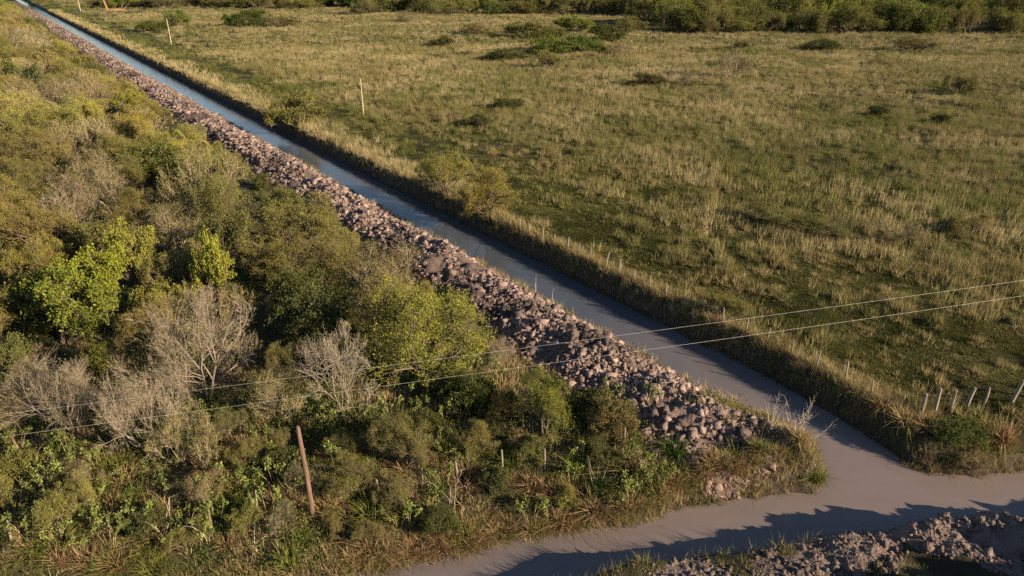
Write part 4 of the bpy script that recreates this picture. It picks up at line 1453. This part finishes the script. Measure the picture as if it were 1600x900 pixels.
POSTS = [shaft('post', [(0, 0, -.4, .05), (.005, 0, .5, .048), (0, .006, 1.08, .043), (0, .005, 1.14, .026)], M_POST, 6),
         shaft('post', [(0, 0, -.4, .06), (-.01, .01, .6, .055), (.01, 0, 1.16, .047), (.01, 0, 1.2, .03)], M_POST, 6),
         shaft('post', [(0, 0, -.4, .042), (.012, 0, .45, .04), (-.01, .01, .95, .036), (-.01, .01, 1.0, .02)], M_POST, 6)]


def fence(points, label, heights=(.42, .74, 1.02), scale=1.0, wire_r=.0022, girth=1.0):
    e = bpy.data.objects.new('wire_fence', None)
    COL.objects.link(e)
    e.location = points[0]
    tag(e, label, 'fence')
    o0 = Vector(points[0])
    tops = []
    for i, p in enumerate(points):
        tilt = (RNG.normal(0, .06), RNG.normal(0, .06), RNG.uniform(0, 6))
        link('post', POSTS[RNG.integers(0, 3)], e, Vector(p) - o0, tilt, (girth * scale, girth * scale, scale * RNG.uniform(.88, 1.12)))
    for h in heights:
        q = np.array([(Vector(p) - o0) + Vector((0, 0, h * scale)) for p in points])
        v, f = tubes(q[:-1], q[1:], np.full(len(q) - 1, wire_r), np.full(len(q) - 1, wire_r), 3)
        link('wire', make_mesh('fence_wire', v, f, [M_RUST]), e)
    return e


pts = []
s = 12.3
while s < 46:
    x, y = xy(s, 32.75 + RNG.normal(0, .05))
    pts.append((x, y, gz(x, y)))
    s += RNG.uniform(1.25, 1.75) if s < 60 else 2.2
fence(pts, 'wire fence of weathered posts along the right bank of the canal', scale=.95)
pts = []
for px, py in ((1437, 650), (1459, 647), (1484, 642), (1510, 637), (1537, 632), (1580, 630), (1622, 624), (1665, 619)):
    x, y, z = unproject_on(px, py)
    pts.append((x, y, z))
fence(pts, 'short fence of stout pale posts running from the bank corner to the right', scale=1.12, girth=1.5)
pts = []
for px, py in ((20, 856), (98, 846), (177, 835), (335, 810), (403, 800), (533, 784), (596, 778), (660, 764), (716, 752), (785, 742), (851, 735), (911, 720), (972, 704)):
    x, y, z = unproject_on(px, py)
    pts.append((x, y, z))
fence(pts, 'half-hidden wire fence of thin posts along the front of the thicket', scale=.98)


def overhead(pa, pb, z, sag, label):
    a, b = np.array([*at(*pa, z)[:2], z]), np.array([*at(*pb, z)[:2], z])
    d = b - a
    a2, b2 = a - d * .7, b + d * .7
    u = np.linspace(0, 1, 60)[:, None]
    p = a2 * (1 - u) + b2 * u
    p[:, 2] += sag * (4 * (u[:, 0] - .5) ** 2 - .17)
    v, f = tubes(p[:-1], p[1:], np.full(59, .0031), np.full(59, .0031), 5)
    tag(link('overhead_wire', make_mesh('overhead_wire', v, f, [M_WIRE], smooth=True)), label, 'wire', 'pair of overhead wires')


overhead((0, 648), (1600, 438), 8.0, .5, 'upper of two pale overhead wires crossing above thicket and canal')
overhead((0, 683), (1600, 462), 8.0, .5, 'lower of two pale overhead wires crossing above thicket and canal')

pole_xy = unproject_on(490, 815)[:2]
extra = [(*unproject_on(a, b)[:2], w_, 1) for a, b, w_ in ((490, 815, 'the red-brown pole'), (28, 862, 'the sawn log'), (262, 845, 'the pale stalk fan'), (60, 770, 'the big stalk fan'),
         (705, 790, 'the thin tan stalks'), (930, 765, 'the leaning tan stalks'), (1012, 740, 'the spoil-end dry stalks'), (851, 735, 'the tall shore post'), (1240, 682, 'the white dead stalks'))]
number_crowd(thicket_marks + extra)

# a sawn log in the lower left corner
x, y, z = unproject_on(28, 862)
lg = bpy.data.objects.new('sawn_log', None)
COL.objects.link(lg)
lg.location, lg.rotation_euler = (x, y, z + .16), (0, math.radians(82), math.radians(200))
tag(lg, 'short sawn log with a pale orange cut end in the lower left corner', 'log')
link('bark', shaft('log_bark', [(0, 0, -.45, .13), (.01, 0, 0, .135), (0, .01, .42, .125)], M_BARKD, 12), lg)
link('cut_end', shaft('log_cut', [(0, 0, .40, .105), (0, 0, .428, .105)], M_ORANGE, 12), lg)
